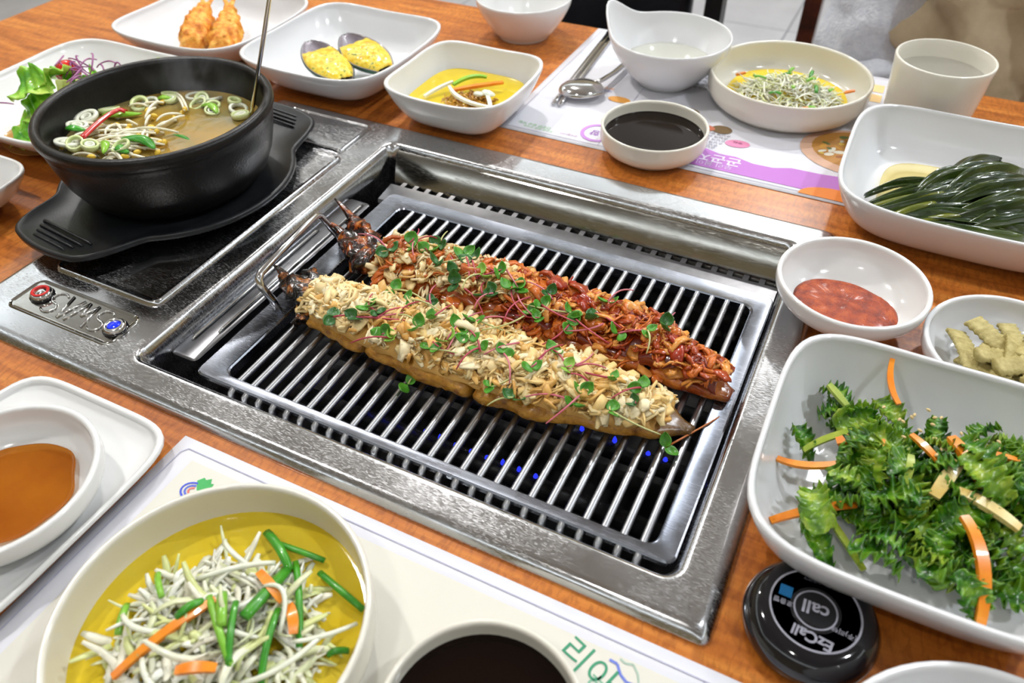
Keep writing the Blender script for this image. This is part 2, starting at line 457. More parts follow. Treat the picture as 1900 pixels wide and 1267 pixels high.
m.build('rear_ledge', M['dark_steel'], gr, sharp=30)
m = MB(); m.loft([rrect(.1605, .1835, .050, .268, .004, -.016), rrect(.1605, .1835, .050, .268, .004, -.0105), rrect(.1620, .1820, .0515, .2665, .003, -.0095)], cap1=True)
sh = m.build('side_shelf', M['dark_steel'], gr, sharp=40)
for sx, y0, y1 in ((.1665, .066, .215), (.1790, .080, .262)):
    MB().tube([(sx, y0, -.0092), (sx, y0 + .004, -.0082), (sx, y1 - .004, -.0082), (sx, y1, -.0092)], .0011, 6).build('rib', M['chrome'], sh)
# burners with small blue flames
M['flame'] = pm('blue_flame', (0, 0, 0, 1), emit=((.03, .05, 1, 1), .8))
M['flame'].cycles.emission_sampling = 'NONE'
fm = MB().lathe([(.0006, 0), (.0019, .002), (.0014, .0045), (.0002, .007)], 8).mesh('flame')
for by in (.098, .150, .205):
    bo = MB().tube([(.215, by, 0), (.52, by, 0)], .007, 12).build('burner_pipe', M['soot'], gr, loc=(0, 0, -.07))
    for i in range(22):
        fx = .235 + i * .0125
        if not ((by < .1 and .275 < fx < .425 and R.random() < .8) or (by > .14 and by < .16 and R.random() < .12)): continue
        inst('flame', fm, M['flame'], bo, (fx, by + .0015, .0065), (0, 0, R.random() * 6), (1, 1, R.uniform(.6, 1.1)))

# ================================================================ grate
gt = thing('grill_grate', 'removable stainless steel grill grate with thick parallel bars and a wire handle', 'grate', (.365, .158, -.012))
def G(p): return (p[0] - .365, p[1] - .158, p[2] + .012)
def gl(pts): return [G(p) for p in pts]
m = MB()
GX0, GX1, GY0, GY1 = .199, .5312, .0365, .279
IX0, IX1, IY0, IY1 = .2195, .5185, .0440, .262
m.loft([gl(rrect(IX0 - .0005, IX1 + .0005, IY0 - .0005, IY1 + .0005, .007, -.008)), gl(rrect(IX0, IX1, IY0, IY1, .007, -.0004)), gl(rrect(IX0 - .0008, IX1 + .0008, IY0 - .0008, IY1 + .0008, .007, .0006)),
        gl(rrect(IX0 - .0025, IX1 + .0025, IY0 - .0025, IY1 + .0025, .009, 0)), gl(rrect(GX0 + .001, GX1 - .001, GY0 + .001, GY1 - .001, .006, 0)), gl(rrect(GX0, GX1, GY0, GY1, .006, -.001)), gl(rrect(GX0, GX1, GY0, GY1, .006, -.004))])
m.build('grate_frame', M['steel_grate'], gt, sharp=35)
path = [(0, .0332, -.022), (0, .0334, -.0075), (0, .0345, -.0042), (0, .038, -.0028), (0, .044, -.0022), (0, .150, -.0015), (0, .262, -.0022), (0, .270, -.0032)]
bar_me = MB().tube([(0, p[1] - .158, p[2] + .012) for p in path], .0024, 10).mesh('bar')
for i in range(26):
    inst('bar', bar_me, M['bar_steel'], gt, (.2315 + i * .01122 - .365, 0, 0))
MB().tube(gl([(.2095, .112, -.001), (.2075, .1105, .010), (.2040, .1075, .022), (.2025, .1085, .0275), (.2015, .1125, .030), (.1975, .150, .0305), (.1935, .187, .030), (.1935, .1915, .0275), (.1960, .1945, .020), (.2040, .2010, -.001)]), .0029, 10).build('handle', M['chrome'], gt)
m = MB(); m.loft([gl(rrect(.203, .530, .0280, .0345, .002, -.014)), gl(rrect(.203, .530, .0280, .0345, .002, -.0095))], cap1=True)
m.build('support_rail', M['steel_clean'], gr, loc=(.365, .158, -.012))

# ================================================================ placemats
def sheet_thing(name, label, x0, x1, y0, y1, z):
    t = thing(name, label, 'placemat', ((x0 + x1) / 2, (y0 + y1) / 2, z))
    b = MB(); hx, hy = (x1 - x0) / 2, (y1 - y0) / 2
    def fn(u, v):
        x = -hx + 2 * hx * u; y = hy * v
        return (x, y, .0006 + .00006 * nz(x, y, 0, 14))
    b.sheet(40, 28, fn, .0002)
    b.build('paper_sheet', M['paper'], t)
    return t
def pr_z(x, y): return .0009
ink = {}
def inkmat(rgb):
    if rgb not in ink: ink[rgb] = pm('ink_%d_%d_%d' % rgb, srgb(*rgb), rough=.6)
    return ink[rgb]
def flatpoly(name, pts, rgb, parent, z=.00095):
    b = MB(); cx = sum(p[0] for p in pts) / len(pts); cy = sum(p[1] for p in pts) / len(pts)
    n = len(pts)
    b.add([(cx, cy, z)] + [(p[0], p[1], z) for p in pts], [(0, i + 1, (i + 1) % n + 1) for i in range(n)])
    return b.build(name, inkmat(rgb), parent, False)
def ell(cx, cy, a, b, n=28, rz=0):
    c, s = math.cos(rz), math.sin(rz)
    return [(cx + a * math.cos(t) * c - b * math.sin(t) * s, cy + a * math.cos(t) * s + b * math.sin(t) * c) for t in [2 * PI * k / n for k in range(n)]]
def text(name, body, x, y, size, rz, rgb, parent, z=.00105, bold=0.0, mat=None):
    cu = bpy.data.curves.new('lettering', 'FONT'); cu.body = body; cu.size = size; cu.align_x = 'CENTER'; cu.align_y = 'CENTER'; cu.offset = bold
    o = bpy.data.objects.new('lettering', cu); COL.objects.link(o)
    me = o.to_mesh().copy()
    bpy.data.objects.remove(o); bpy.data.curves.remove(cu)
    me.materials.clear()
    me.name = name
    return inst(name, me, mat or inkmat(rgb), parent, (x, y, z), (0, 0, rz))
def line(name, pts, w, rgb, parent, z=.001):
    b = MB()
    for (x0, y0), (x1, y1) in zip(pts[:-1], pts[1:]):
        d = Vector((x1 - x0, y1 - y0)); n = Vector((-d.y, d.x)).normalized() * w / 2
        b.add([(x0 - n.x, y0 - n.y, z), (x1 - n.x, y1 - n.y, z), (x1 + n.x, y1 + n.y, z), (x0 + n.x, y0 + n.y, z)], [(0, 1, 2, 3)])
    return b.build(name, inkmat(rgb), parent, False)

# far mat, printed for the diner on the far side (reads upside down from here)
fm_ = sheet_thing('paper_placemat', 'printed white and purple paper placemat at the far side', .229, .640, .4235, .694, 0)
def F(x, y): return (x - .4345, y - .55875)
def Fp(pts): return [F(*p) for p in pts]
line('printed_border', Fp([(.236, .690), (.236, .430), (.634, .430)]), .0006, (170, 168, 186), fm_)
line('printed_border', Fp([(.332, .690), (.332, .430)]), .0005, (176, 172, 192), fm_)
wave = [(.345, .4335)] + [(.345 + .0295 * i, .4335) for i in range(1, 11)]
top = [(.640, .470), (.60, .476), (.56, .470), (.53, .466), (.505, .4655), (.49, .459), (.472, .4585), (.455, .464), (.44, .463), (.42, .470), (.395, .470), (.37, .462), (.345, .452)]
top = top[::-1]
b = MB(); b.loft([[(F(p[0], .4345)[0], F(p[0], .4345)[1], .00095) for p in top], [(F(*p)[0], F(*p)[1], .00095) for p in top]], closed=False)
b.build('printed_band', inkmat((188, 120, 200)), fm_, False)
flatpoly('printed_dot', Fp([p for p in ell(.548, .4275, .030, .018) if p[1] > .4245]), (240, 140, 56), fm_, .00115)
flatpoly('printed_blob', Fp(ell(.4505, .488, .0115, .007, rz=.2)), (226, 140, 178), fm_, .0011)
text('printed_text', '우리', *F(.4505, .490), .005, PI, (120, 60, 100), fm_, .00125)
text('printed_text', '곤곤지', *F(.4415, .4535), .0155, PI + .03, (238, 226, 246), fm_, .00115, .0003)
text('printed_text', '우리 몸이', *F(.4405, .4425), .0085, PI + .03, (226, 206, 236), fm_, .00115)
for i, (y, n) in enumerate(((.4985, 9), (.4925, 8), (.487, 8), (.4815, 7), (.476, 6), (.4715, 5))):
    text('printed_text', '손님께 알려드립니다'[:n], *F(.423 + (i % 2) * .001, y), .0048, PI, (110, 106, 126), fm_, .0011)
for i in range(6):
    text('printed_text', '구이 정식 차림표 안내', *F(.392, .588 + i * .0085), .0058, PI, (96, 92, 104), fm_, .0012)
b = MB(); b.loft([[(p[0], p[1], .001) for p in Fp(ell(.3235, .452, .0165, .0175))], [(p[0], p[1], .001) for p in Fp(ell(.3235, .452, .0128, .0138))]])
b.build('printed_ring', inkmat((196, 140, 214)), fm_, False)
text('printed_text', '향', *F(.3215, .452), .011, PI, (160, 90, 190), fm_)
flatpoly('printed_photo', Fp(ell(.318, .5265, .012, .0065)), (226, 158, 70), fm_, .0011)
flatpoly('printed_photo', Fp(ell(.388, .532, .013, .007)), (140, 112, 60), fm_, .0011)
flatpoly('printed_photo', Fp(ell(.4135, .506, .0105, .006)), (206, 120, 90), fm_, .0012)
flatpoly('printed_photo', Fp(ell(.430, .5085, .010, .008)), (120, 96, 62), fm_, .00115)
# bowl of food printed on the mat
flatpoly('printed_photo', Fp(ell(.553, .517, .050, .042)), (216, 176, 150), fm_, .00105)
flatpoly('printed_photo', Fp(ell(.556, .521, .043, .035)), (186, 132, 62), fm_, .00112)
for i in range(46):
    a, r = R.random() * 6.28, math.sqrt(R.random())
    c = R.choice([(226, 190, 84), (236, 232, 214), (150, 88, 40), (236, 234, 224), (96, 112, 60), (206, 150, 60)])
    flatpoly('printed_garnish', Fp(ell(.556 + .038 * r * math.cos(a), .521 + .030 * r * math.sin(a), R.uniform(.002, .006), R.uniform(.0015, .003), 9, R.random() * 3)), c, fm_, .00118 + i * 1e-6)
text('printed_text', '건강한 밥상 차림', *F(.262, .441), .0050, PI - .02, (120, 190, 110), fm_)
text('printed_text', '정성을 담은 상차림', *F(.268, .436), .0040, PI - .02, (140, 200, 130), fm_)
text('printed_text', '감사합니다', *F(.300, .4375), .0040, PI, (180, 130, 170), fm_)
text('printed_text', '02', *F(.312, .525), .010, PI, (60, 60, 190), fm_)
for i in range(2): text('printed_text', '예약 문의 전화', *F(.287, .541 + i * .006), .006, PI, (244, 168, 110) if i else (150, 150, 200), fm_)
line('printed_line', Fp([(.236, .618), (.325, .618)]), .0005, (170, 206, 190), fm_)
for i in range(2):
    for j in range(2):
        q = F(.551 + i * .024, .640 + j * .024)
        flatpoly('printed_square', [(q[0] - .009, q[1] - .009), (q[0] + .009, q[1] - .009), (q[0] + .009, q[1] + .009), (q[0] - .009, q[1] + .009)], (250, 214, 150), fm_)

# near mat, in front of the camera
nm = sheet_thing('paper_placemat', 'white and cream paper placemat under the large near salad dish', .2345, .690, -.290, -.0085, 0)
def F2(x, y): return (x - .46225, y + .14925)
def Fq(pts): return [F2(*p) for p in pts]
line('printed_border', Fq([(.241, -.285), (.241, -.0195), (.244, -.0155), (.684, -.0155)]), .0006, (176, 176, 200), nm)
line('printed_border', Fq([(.5625, -.0155), (.5625, -.28)]), .0005, (180, 180, 204), nm)
flatpoly('printed_field', Fq([(.252, -.0215), (.553, -.0215), (.553, -.28), (.252, -.28)]), (222, 219, 208), nm)
# leaf-and-wave emblem
flatpoly('printed_emblem', Fq([(.2655, -.0315), (.268, -.0280), (.2700, -.0290), (.2725, -.0268), (.2745, -.0300), (.2762, -.0292), (.2768, -.0340), (.2700, -.0370)]), (70, 176, 96), nm, .0011)
for r_, rgb in ((.0075, (70, 90, 210)), (.0050, (90, 110, 214)), (.0028, (226, 120, 110))):
    line('printed_emblem', Fq([(.2685 + r_ * math.cos(a), -.0385 + r_ * .75 * math.sin(a)) for a in [1.7 + i * .32 for i in range(9)]]), .0012, rgb, nm, .0012)
text('printed_text', '리아', *F2(.5105, -.0335), .017, -.35, (60, 150, 112), nm, .0012)
text('printed_text', '하늘', *F2(.5230, -.0430), .012, -.35, (120, 180, 150), nm, .0012)
line('printed_wave', Fq([(.5190, -.0255), (.5230, -.0258), (.5262, -.0300), (.5300, -.0322), (.5340, -.0318)]), .0014, (110, 128, 214), nm, .0012)
line('printed_wave', Fq([(.5235, -.0228), (.5265, -.0240), (.5300, -.0228), (.5335, -.0262), (.5352, -.0300)]), .0010, (170, 194, 178), nm, .0012)
text('printed_text', '바다', *F2(.575, -.026), .012, -.1, (90, 74, 200), nm, .0012)

# ================================================================ dishes
def dish(name, label, loc, prof, mat, n=64, group=None, cat='dish'):
    o = MB().lathe(prof, n).build(name, mat, None, True, loc)
    return tag(o, label, cat, group)
def bowlprof(Rr, h, rb, th=.0028, floor=.004, straight=.5):
    """outer foot -> rim -> inside floor; straight 0..1 (1 = vertical wall)."""
    o = [(rb - .002, .0008), (rb, 0), (rb + .0006, .0015)]
    k = 9
    for i in range(k + 1):
        t = i / k
        r = rb + .0006 + (Rr - rb) * (1 - (1 - t) ** (1 + 2.2 * straight)) ** (1 if straight < .5 else .9)
        o.append((min(r, Rr), .002 + (h - .0045) * t ** 1.15))
    o += [(Rr, h - .0012), (Rr - .0006, h - .0002), (Rr - th * .5, h), (Rr - th + .0004, h - .0005), (Rr - th, h - .002)]
    for i in range(k, -1, -1):
        t = i / k
        r = rb + (Rr - th - rb) * (1 - (1 - t) ** (1 + 2.2 * straight)) ** (1 if straight < .5 else .9)
        o.append((min(r, Rr - th), floor + (h - .004 - floor) * t ** 1.3))
    o.append((rb * .5, floor - .0002)); o.append((0, floor - .0003))
    return o
def sqdish(name, label, loc, a, b, h, mat, base=.58, e=4.6, th=.0032, floor=.0045, rz=0, lift=0, bow=1.0, cat='plate'):
    m = MB(); rings = []
    def rg(k, z, ee=e): rings.append(superring(a * k, b * k, ee, z, 96, lift=lift * k ** 3))
    rg(base - .03, .0006); rg(base - .01, 0); rg(base, .0008); rg(base + .005, .0035)
    for i in range(9):
        t = i / 8
        rg(base + .03 + (.97 - base) * (t ** (.62 * bow)), .004 + (h - .007) * t ** 1.25)
    s = th / a
    rg(1.0, h - .0015); rg(.999, h - .0004); rg(1 - s * .5, h); rg(1 - s, h - .0006)
    for i in range(8, -1, -1):
        t = i / 8
        rg(base + (1 - s - base) * (t ** (.62 * bow)), floor + (h - .003 - floor) * t ** 1.35, e if t > .2 else e * .8)
    rg(base * .6, floor - .0002, 3); rg(base * .2, floor - .0003, 2.5); rg(.004, floor - .0003, 2)
    m.loft(rings, True, True, True)
    o = m.build(name, mat, None, True, loc, (0, 0, rz))
    return tag(o, label, cat)
def pool(name, label, cat, loc, ringfn, z0, z1, mat, shrink=.8, parent=None):
    """liquid body: top surface at z1 with a soft meniscus, sides down to z0."""
    m = MB()
    m.loft([ringfn(1.0, z1 - .0008), ringfn(1.004, z1 - .0003), ringfn(1.0, z1 - .0001), ringfn(.985, z1 - .0004), ringfn(.94, z1 - .0006), ringfn(.6, z1 - .0006), ringfn(.02, z1 - .0006)], True, False, True)
    o = m.build(name, mat, parent, True, loc)
    return tag(o, label, cat)
def circ(r, wob=0, seed=0, n=64):
    def fn(k, z):
        out = []
        for i in range(n):
            t = 2 * PI * i / n
            q = r * k * (1 + wob * nz(math.cos(t), math.sin(t), 0, 1.4, seed))
            out.append((q * math.cos(t), q * math.sin(t), z))
        return out
    return fn
def sqr(a, b, e=4, wob=0, seed=0):
    def fn(k, z):
        return [(x * (1 + wob * nz(x * 20, y * 20, 0, 1, seed)), y * (1 + wob * nz(x * 20, y * 20, 3, 1, seed)), z) for x, y, z in superring(a * k, b * k, e, z, 64)]
    return fn

M['soy'] = liquid('soy_sauce', (.006, .002, .001, 1), (.05, .012, .002, 1), .93)
# far soy dish
P = bowlprof(.049, .0265, .036, .0030, .004, 1)
dish('sauce_dish', 'small round white dish holding dark soy sauce on the far placemat', (.3815, .4425, .0008), P, M['cream'])
pool('soy_sauce', 'dark soy sauce in the round dish on the far placemat', 'sauce', (.3815, .4425, .0008), circ(.0458), .006, .0165, M['soy'])
# near soy dish
dish('sauce_dish', 'round cream dish of dark sauce cut off by the bottom photo edge', (.4830, -.0870, .0012), bowlprof(.0452, .031, .033, .0030, .004, 1), M['cream'])
pool('soy_sauce', 'dark brown sauce in the dish at the bottom photo edge', 'sauce', (.4830, -.0870, .0012), circ(.0422), .006, .021, M['soy'])
# cabbage dishes
dish('salad_dish', 'wide shallow round white dish of shredded cabbage on the far placemat', (.4715, .5900, .0008), bowlprof(.0785, .0330, .064, .0034, .004, 1), M['cream'])
dish('salad_dish', 'large shallow round cream dish of cabbage salad nearest the camera', (.3530, -.1020, .0012), bowlprof(.0728, .0380, .058, .0034, .004, 1), M['cream'])
# paste and crisps dishes
dish('sauce_dish', 'round white dish of red-brown chilli paste standing on the steel frame', (.5772, .2760, .0064), bowlprof(.0503, .0290, .027, .0036, .004, .45), M['white'])
dish('snack_dish', 'round white dish of ridged crisps behind the kale plate', (.6790, .2570, 0), bowlprof(.0535, .0290, .030, .0036, .004, .45), M['white2'])
# far bowls and cup
dish('rice_bowl', 'empty white conical bowl at the far table edge', (.1545, .6400, 0), bowlprof(.0560, .0460, .0300, .0026, .006, .12), M['white'], cat='bowl')
dish('small_bowl', 'round white bowl cut off by the bottom right photo corner', (.6835, -.0430, 0), bowlprof(.0740, .0320, .048, .0036, .004, .6), M['white2'], cat='bowl')
m = MB(); n = 72; prof = bowlprof(.0625, .0500, .0300, .0026, .006, .18); rings = []
for r, z in prof:
    ring = []
    for k in range(n):
        a = 2 * PI * k / n
        d = math.atan2(math.sin(a - 3.02), math.cos(a - 3.02))
        g = math.exp(-(d / .36) ** 2) * max(0, (z - .015) / .035) ** 1.5
        rr_ = max(r, 1e-5) + .012 * g
        ring.append((rr_ * math.cos(a), rr_ * math.sin(a), z + .020 * g))
    rings.append(ring)
m.loft(rings, True, True, True)
tag(m.build('handled_bowl', M['white2'], None, True, (.3465, .5905, .0008)), 'white bowl with a raised thumb handle on the far placemat', 'bowl')
M['clear_liq'] = liquid('pale_broth', (.84, .84, .74, 1), (1, 1, .93, 1), .3)
pool('clear_broth', 'pale clear broth in the bowl with a thumb handle', 'soup', (.3465, .5905, .0008), circ(.0455), .010, .0225, M['clear_liq'], .7)
m = MB(); m.lathe([(.033, .0008), (.035, 0), (.0362, .002), (.0385, .02), (.0405, .040), (.0424, .062), (.0432, .0685), (.0428, .0695), (.0414, .0698), (.0406, .069), (.0402, .062), (.0384, .040), (.036, .02), (.0340, .006), (.02, .005), (0, .005)], 64)
tag(m.build('tea_cup', M['cream'], None, True, (.6010, .5930, .0008)), 'tall handleless cream cup of water by the person', 'cup')
M['water'] = liquid('water', (.9, .9, .88, 1), (1, 1, .99, 1), .12)
pool('drinking_water', 'clear water in the tall cream cup', 'water', (.6010, .5930, .0008), circ(.0396), .010, .054, M['water'], .82)
# square plates
sqdish('salad_plate', 'square white plate of lettuce salad behind the black pot', (-.155, .262, 0), .098, .099, .034, M['white'], lift=.004)
sqdish('shrimp_plate', 'square white plate of fried shrimp at the top left', (-.157, .463, 0), .090, .089, .036, M['white2'], lift=.004)
sqdish('mussel_plate', 'square white plate holding two topped mussels', (.029, .458, 0), .0860, .0900, .040, M['white2'], lift=.004)
sqdish('side_bowl', 'square white bowl of yellow vegetable salad beside the far placemat', (.1905, .4330, 0), .0655, .0670, .0430, M['white'], base=.56, e=4.2, lift=.004, bow=.95, cat='bowl')
sqdish('greens_plate', 'deep square white plate of dark pickled leaves at the right edge', (.6430, .4490, 0), .0990, .0935, .0430, M['white2'], base=.64, lift=.003, bow=.8)
sqdish('kale_plate', 'large square white plate of dressed kale salad at the right', (.6350, .1215, 0), .0835, .0850, .0450, M['white2'], base=.62, lift=.003, bow=.85)
sqdish('flat_plate', 'low square white plate under a sauce dish at the left', (.1765, -.0900, 0), .0655, .0760, .0130, M['white'], base=.72, e=6, floor=.005, bow=1.2)
sqdish('side_bowl', 'small square white bowl cut off by the left photo edge', (-.1240, .0870, 0), .0620, .0580, .0310, M['white'], base=.55, lift=.002, cat='bowl')
dish('sauce_dish', 'round white dish of amber sauce on the low square plate', (.1885, -.0900, .0052), bowlprof(.0530, .0260, .034, .0040, .004, .5), M['white'])
M['amber'] = liquid('amber_sauce', (.52, .17, .012, 1), (.80, .36, .06, 1), .55, body2=(.40, .11, .008, 1), nscale=25)
pool('amber_sauce', 'thin amber sauce pooled in the dish at the left', 'sauce', (.1865, -.0880, .0052), circ(.0345, .10, 3), .0044, .0085, M['amber'], .9)

# ================================================================ black pot of soup on its tray
TC = (.0335, .2040, .0100)
tr = thing('pot_tray', 'black pot tray with two ridged handles under the soup pot', 'tray', TC)
AX = math.radians(83.5)
def tray_r(phi):
    """outline radius, phi measured from the handle axis"""
    p = abs(math.atan2(math.sin(phi), math.cos(phi)))
    p = min(p, PI - p)
    base = .0985
    lim = .1345 / max(math.cos(p), .3) * (1 - .05 * (p / .3) ** 2)
    t = min(1, max(0, (p - .25) / .42)); t = t * t * (3 - 2 * t)
    return min(lim, .1350) * (1 - t) + base * t
def tray_ring(k, z, off=0, lift=0, n=120):
    out = []
    for i in range(n):
        a = 2 * PI * i / n; r = tray_r(a - AX) * k + off
        h = max(0, (tray_r(a - AX) - .099) / .036)
        out.append((r * math.cos(a), r * math.sin(a), z + lift * h))
    return out
def cring(r, z, n=120): return [(r * math.cos(2 * PI * i / n), r * math.sin(2 * PI * i / n), z) for i in range(n)]
m = MB()
m.loft([cring(.060, 0), cring(.074, 0), cring(.078, .004), tray_ring(.97, .0045, 0, .003), tray_ring(1, .0062, 0, .003), tray_ring(1, .0092, 0, .003), tray_ring(1, .0106, -.0014, .003), tray_ring(1, .0104, -.0034, .003), tray_ring(1, .0086, -.0058, .003), cring(.080, .0066), cring(.070, .0060), cring(.001, .0060)], True, True, True)
m.build('tray_body', M['tray'], tr)
ca, sa = math.cos(AX), math.sin(AX)
for sgn in (1, -1):
    for i in range(4):
        u = sgn * (.1080 + i * .0052); w = .030 - .0035 * i
        pts = [(u * ca - v * sa, u * sa + v * ca, .0107 + (.0006 if abs(v) < w * .95 else -.0006)) for v in [-w, -w * .93, -w * .4, w * .4, w * .93, w]]
        MB().tube(pts, .0011, 6).build('grip_rib', M['tray'], tr)
PC = (.0360, .2005, .0162)
m = MB()
m.lathe([(.058, .0006), (.060, 0), (.068, .0015), (.0765, .010), (.0835, .024), (.0880, .040), (.0902, .052), (.0905, .0560), (.0918, .0575), (.0932, .0615), (.0930, .0655), (.0915, .0676), (.0885, .0682), (.0862, .0672), (.0850, .0645), (.0840, .055), (.0805, .036), (.073, .018), (.062, .010), (.03, .008), (0, .008)], 96)
tag(m.build('soup_pot', M['stone'], None, True, PC), 'black stoneware pot of bean sprout soup with a thick rim', 'pot')
M['broth'] = liquid('soup_broth', (.66, .40, .05, 1), (.85, .72, .34, 1), .55, body2=(.40, .33, .13, 1), nscale=28, bump=.15)
pool('soup_broth', 'cloudy golden broth in the black pot', 'soup', PC, circ(.0812), .016, .0405, M['broth'], .85)
# egg-yellow layer sunk in the broth
m = MB(); m.lathe([(.001, .0100), (.036, .0110), (.046, .018), (.042, .030), (.026, .0355), (.001, .0365)], 40)
for i, v in enumerate(m.v):
    m.v[i] = (v[0] * (1 + .2 * nz(v[0], v[1], v[2], 40)), v[1] * (1 + .2 * nz(v[0], v[1], v[2], 40, 2)), v[2] + .002 * nz(v[0], v[1], 0, 60, 1))
M['egg'] = pm('egg_curd', [srgb(206, 150, 30), srgb(232, 186, 60)], rough=.4, scale=60)
tag(m.build('egg_curd', M['egg'], None, True, (PC[0] + .016, PC[1] - .006, PC[2])), 'soft yellow egg curd under the golden broth', 'egg')
# food in the soup
def pl(name, mat): return name, mat
M['sprout'] = pm('bean_sprout', [srgb(236, 228, 196), srgb(248, 244, 222)], rough=.3, scale=200, sss=.2, coat=.3)
M['beanhead'] = pm('bean_head', [srgb(226, 184, 44), srgb(240, 206, 80)], rough=.3, scale=200, coat=.4)
M['scal_light'] = pm('scallion_light', [srgb(196, 214, 132), srgb(226, 232, 184)], rough=.28, scale=150, coat=.4, sss=.1)
M['scal_white'] = pm('scallion_white', [srgb(226, 230, 206), srgb(238, 240, 224)], rough=.3, scale=150, coat=.4)
M['scal_dark'] = pm('scallion_dark', [srgb(30, 124, 26), srgb(76, 172, 40)], rough=.28, scale=90, coat=.5, stretch=(1, 6, 1))
M['scal_mid'] = pm('scallion_mid', [srgb(110, 176, 30), srgb(150, 204, 50)], rough=.28, scale=90, coat=.5)
M['chili'] = pm('red_chili', [srgb(176, 22, 16), srgb(206, 40, 26)], rough=.2, scale=80, coat=.6)
SZ = .0565
RINGS = [(-.0355, .1869), (-.0057, .1493), (.0094, .1508), (.009, .265), (-.0051, .2492), (-.0218, .2301), (.0284, .2671), (.037, .2575), (.0446, .2477), (.061, .2619), (-.0431, .2113), (.0322, .1615), (-.0149, .1488), (.0235, .2534), (.0742, .2507), (-.0178, .2388), (.020, .262), (.052, .268), (-.030, .172), (-.012, .256)]
for i, (x, y) in enumerate(RINGS):
    dx, dy = x - PC[0], y - PC[1]; d = math.hypot(dx, dy)
    if d > .074: x, y = PC[0] + dx * .074 / d, PC[1] + dy * .074 / d
    ro = R.uniform(.0062, .0105); ri = ro * R.uniform(.62, .8); h = R.uniform(.0022, .0040)
    b = MB(); n = 20; el = R.uniform(.72, 1)
    prof = [(ri, 0), (ro, 0), (ro * 1.02, h * .5), (ro, h), (ri, h), (ri * .97, h * .5), (ri, 0)]
    rings = [[(r * math.cos(2 * PI * k / n), r * math.sin(2 * PI * k / n) * el, z) for k in range(n)] for r, z in prof]
    b.loft(rings)
    mat = M['scal_light'] if i % 3 else M['scal_white']
    o = b.build('scallion_ring', mat, None, True, (x, y, SZ - .0012 + (i % 3) * .0008 + (.0065 if y < .19 else 0)), (R.uniform(-.35, .35), R.uniform(-.35, .35), R.uniform(0, 6)))
    tag(o, 'pale green scallion ring floating in the pot of soup', 'scallion', 'scallion rings in the soup')
    if i % 2 == 0:
        c = MB().lathe([(ri * .62, .0004), (ri * .75, h * .3), (ri * .7, h * .9), (ri * .45, h * .92), (ri * .42, .0004)], 14).build('inner_ring', M['scal_white'], o)
GREENS = [((-.0357, .1663), (-.0166, .1693), 'scal_dark', .0042), ((.0206, .173), (.0574, .1714), 'scal_dark', .0052), ((-.0359, .2016), (-.006, .2176), 'scal_mid', .0044), ((.0096, .1621), (.0270, .1480), 'scal_mid', .0036), ((.0276, .163), (.0440, .157), 'scal_dark', .0046), ((.0302, .2011), (.0712, .1986), 'scal_dark', .0022), ((-.0340, .2060), (-.0200, .2050), 'scal_dark', .0040), ((.030, .252), (.052, .246), 'scal_mid', .0040), ((-.015, .2440), (-.002, .2500), 'scal_mid', .0034)]
for i, ((x0, y0), (x1, y1), mt, w) in enumerate(GREENS):
    L = math.hypot(x1 - x0, y1 - y0); rz = math.atan2(y1 - y0, x1 - x0); sgn = 1 if i % 2 else -1
    b = MB()
    def fn(u, v):
        ww = w * (math.sin(PI * min(.98, .08 + u * .9)) ** .6)
        return (L * u, v * ww + sgn * L * .12 * math.sin(PI * u), .0035 * math.sin(PI * u) - v * v * ww * .5)
    b.sheet(14, 7, fn, .0011)
    z = (SZ + (.0075 if y0 < .19 else .0022)) if i != 5 else SZ - .0030
    o = b.build('scallion_leaf', M[mt], None, True, (x0, y0, z), (0, 0, rz))
    tag(o, 'green scallion slice %s in the soup' % ('at the left pot wall', 'arched at the front by the bean sprouts', 'lying behind the red chilli strip', 'bright and narrow at the front left', 'short and wide at the front', 'sunk thin in the clear broth', 'small and dark beside the chilli tip', 'bright at the back right', 'bright at the back left')[i], 'scallion', 'scallion slices in the soup')
BEANS = [(.0051, .1609), (.0254, .1918), (.0153, .1582), (.0319, .1831), (.0222, .154), (.0329, .1683), (.0078, .1718), (.0193, .193), (.0149, .1674), (.0457, .1857), (-.0204, .1586), (-.0133, .1777), (-.0058, .1914), (.0039, .1939), (.0062, .2095), (0, .2281), (.0197, .2095), (.0239, .2327), (.0278, .151), (.0422, .1506), (-.0321, .1812), (-.0172, .1881), (-.0038, .1450), (-.0150, .1460), (-.0245, .2211), (-.0106, .2298), (-.0029, .2560), (.0247, .2396)]
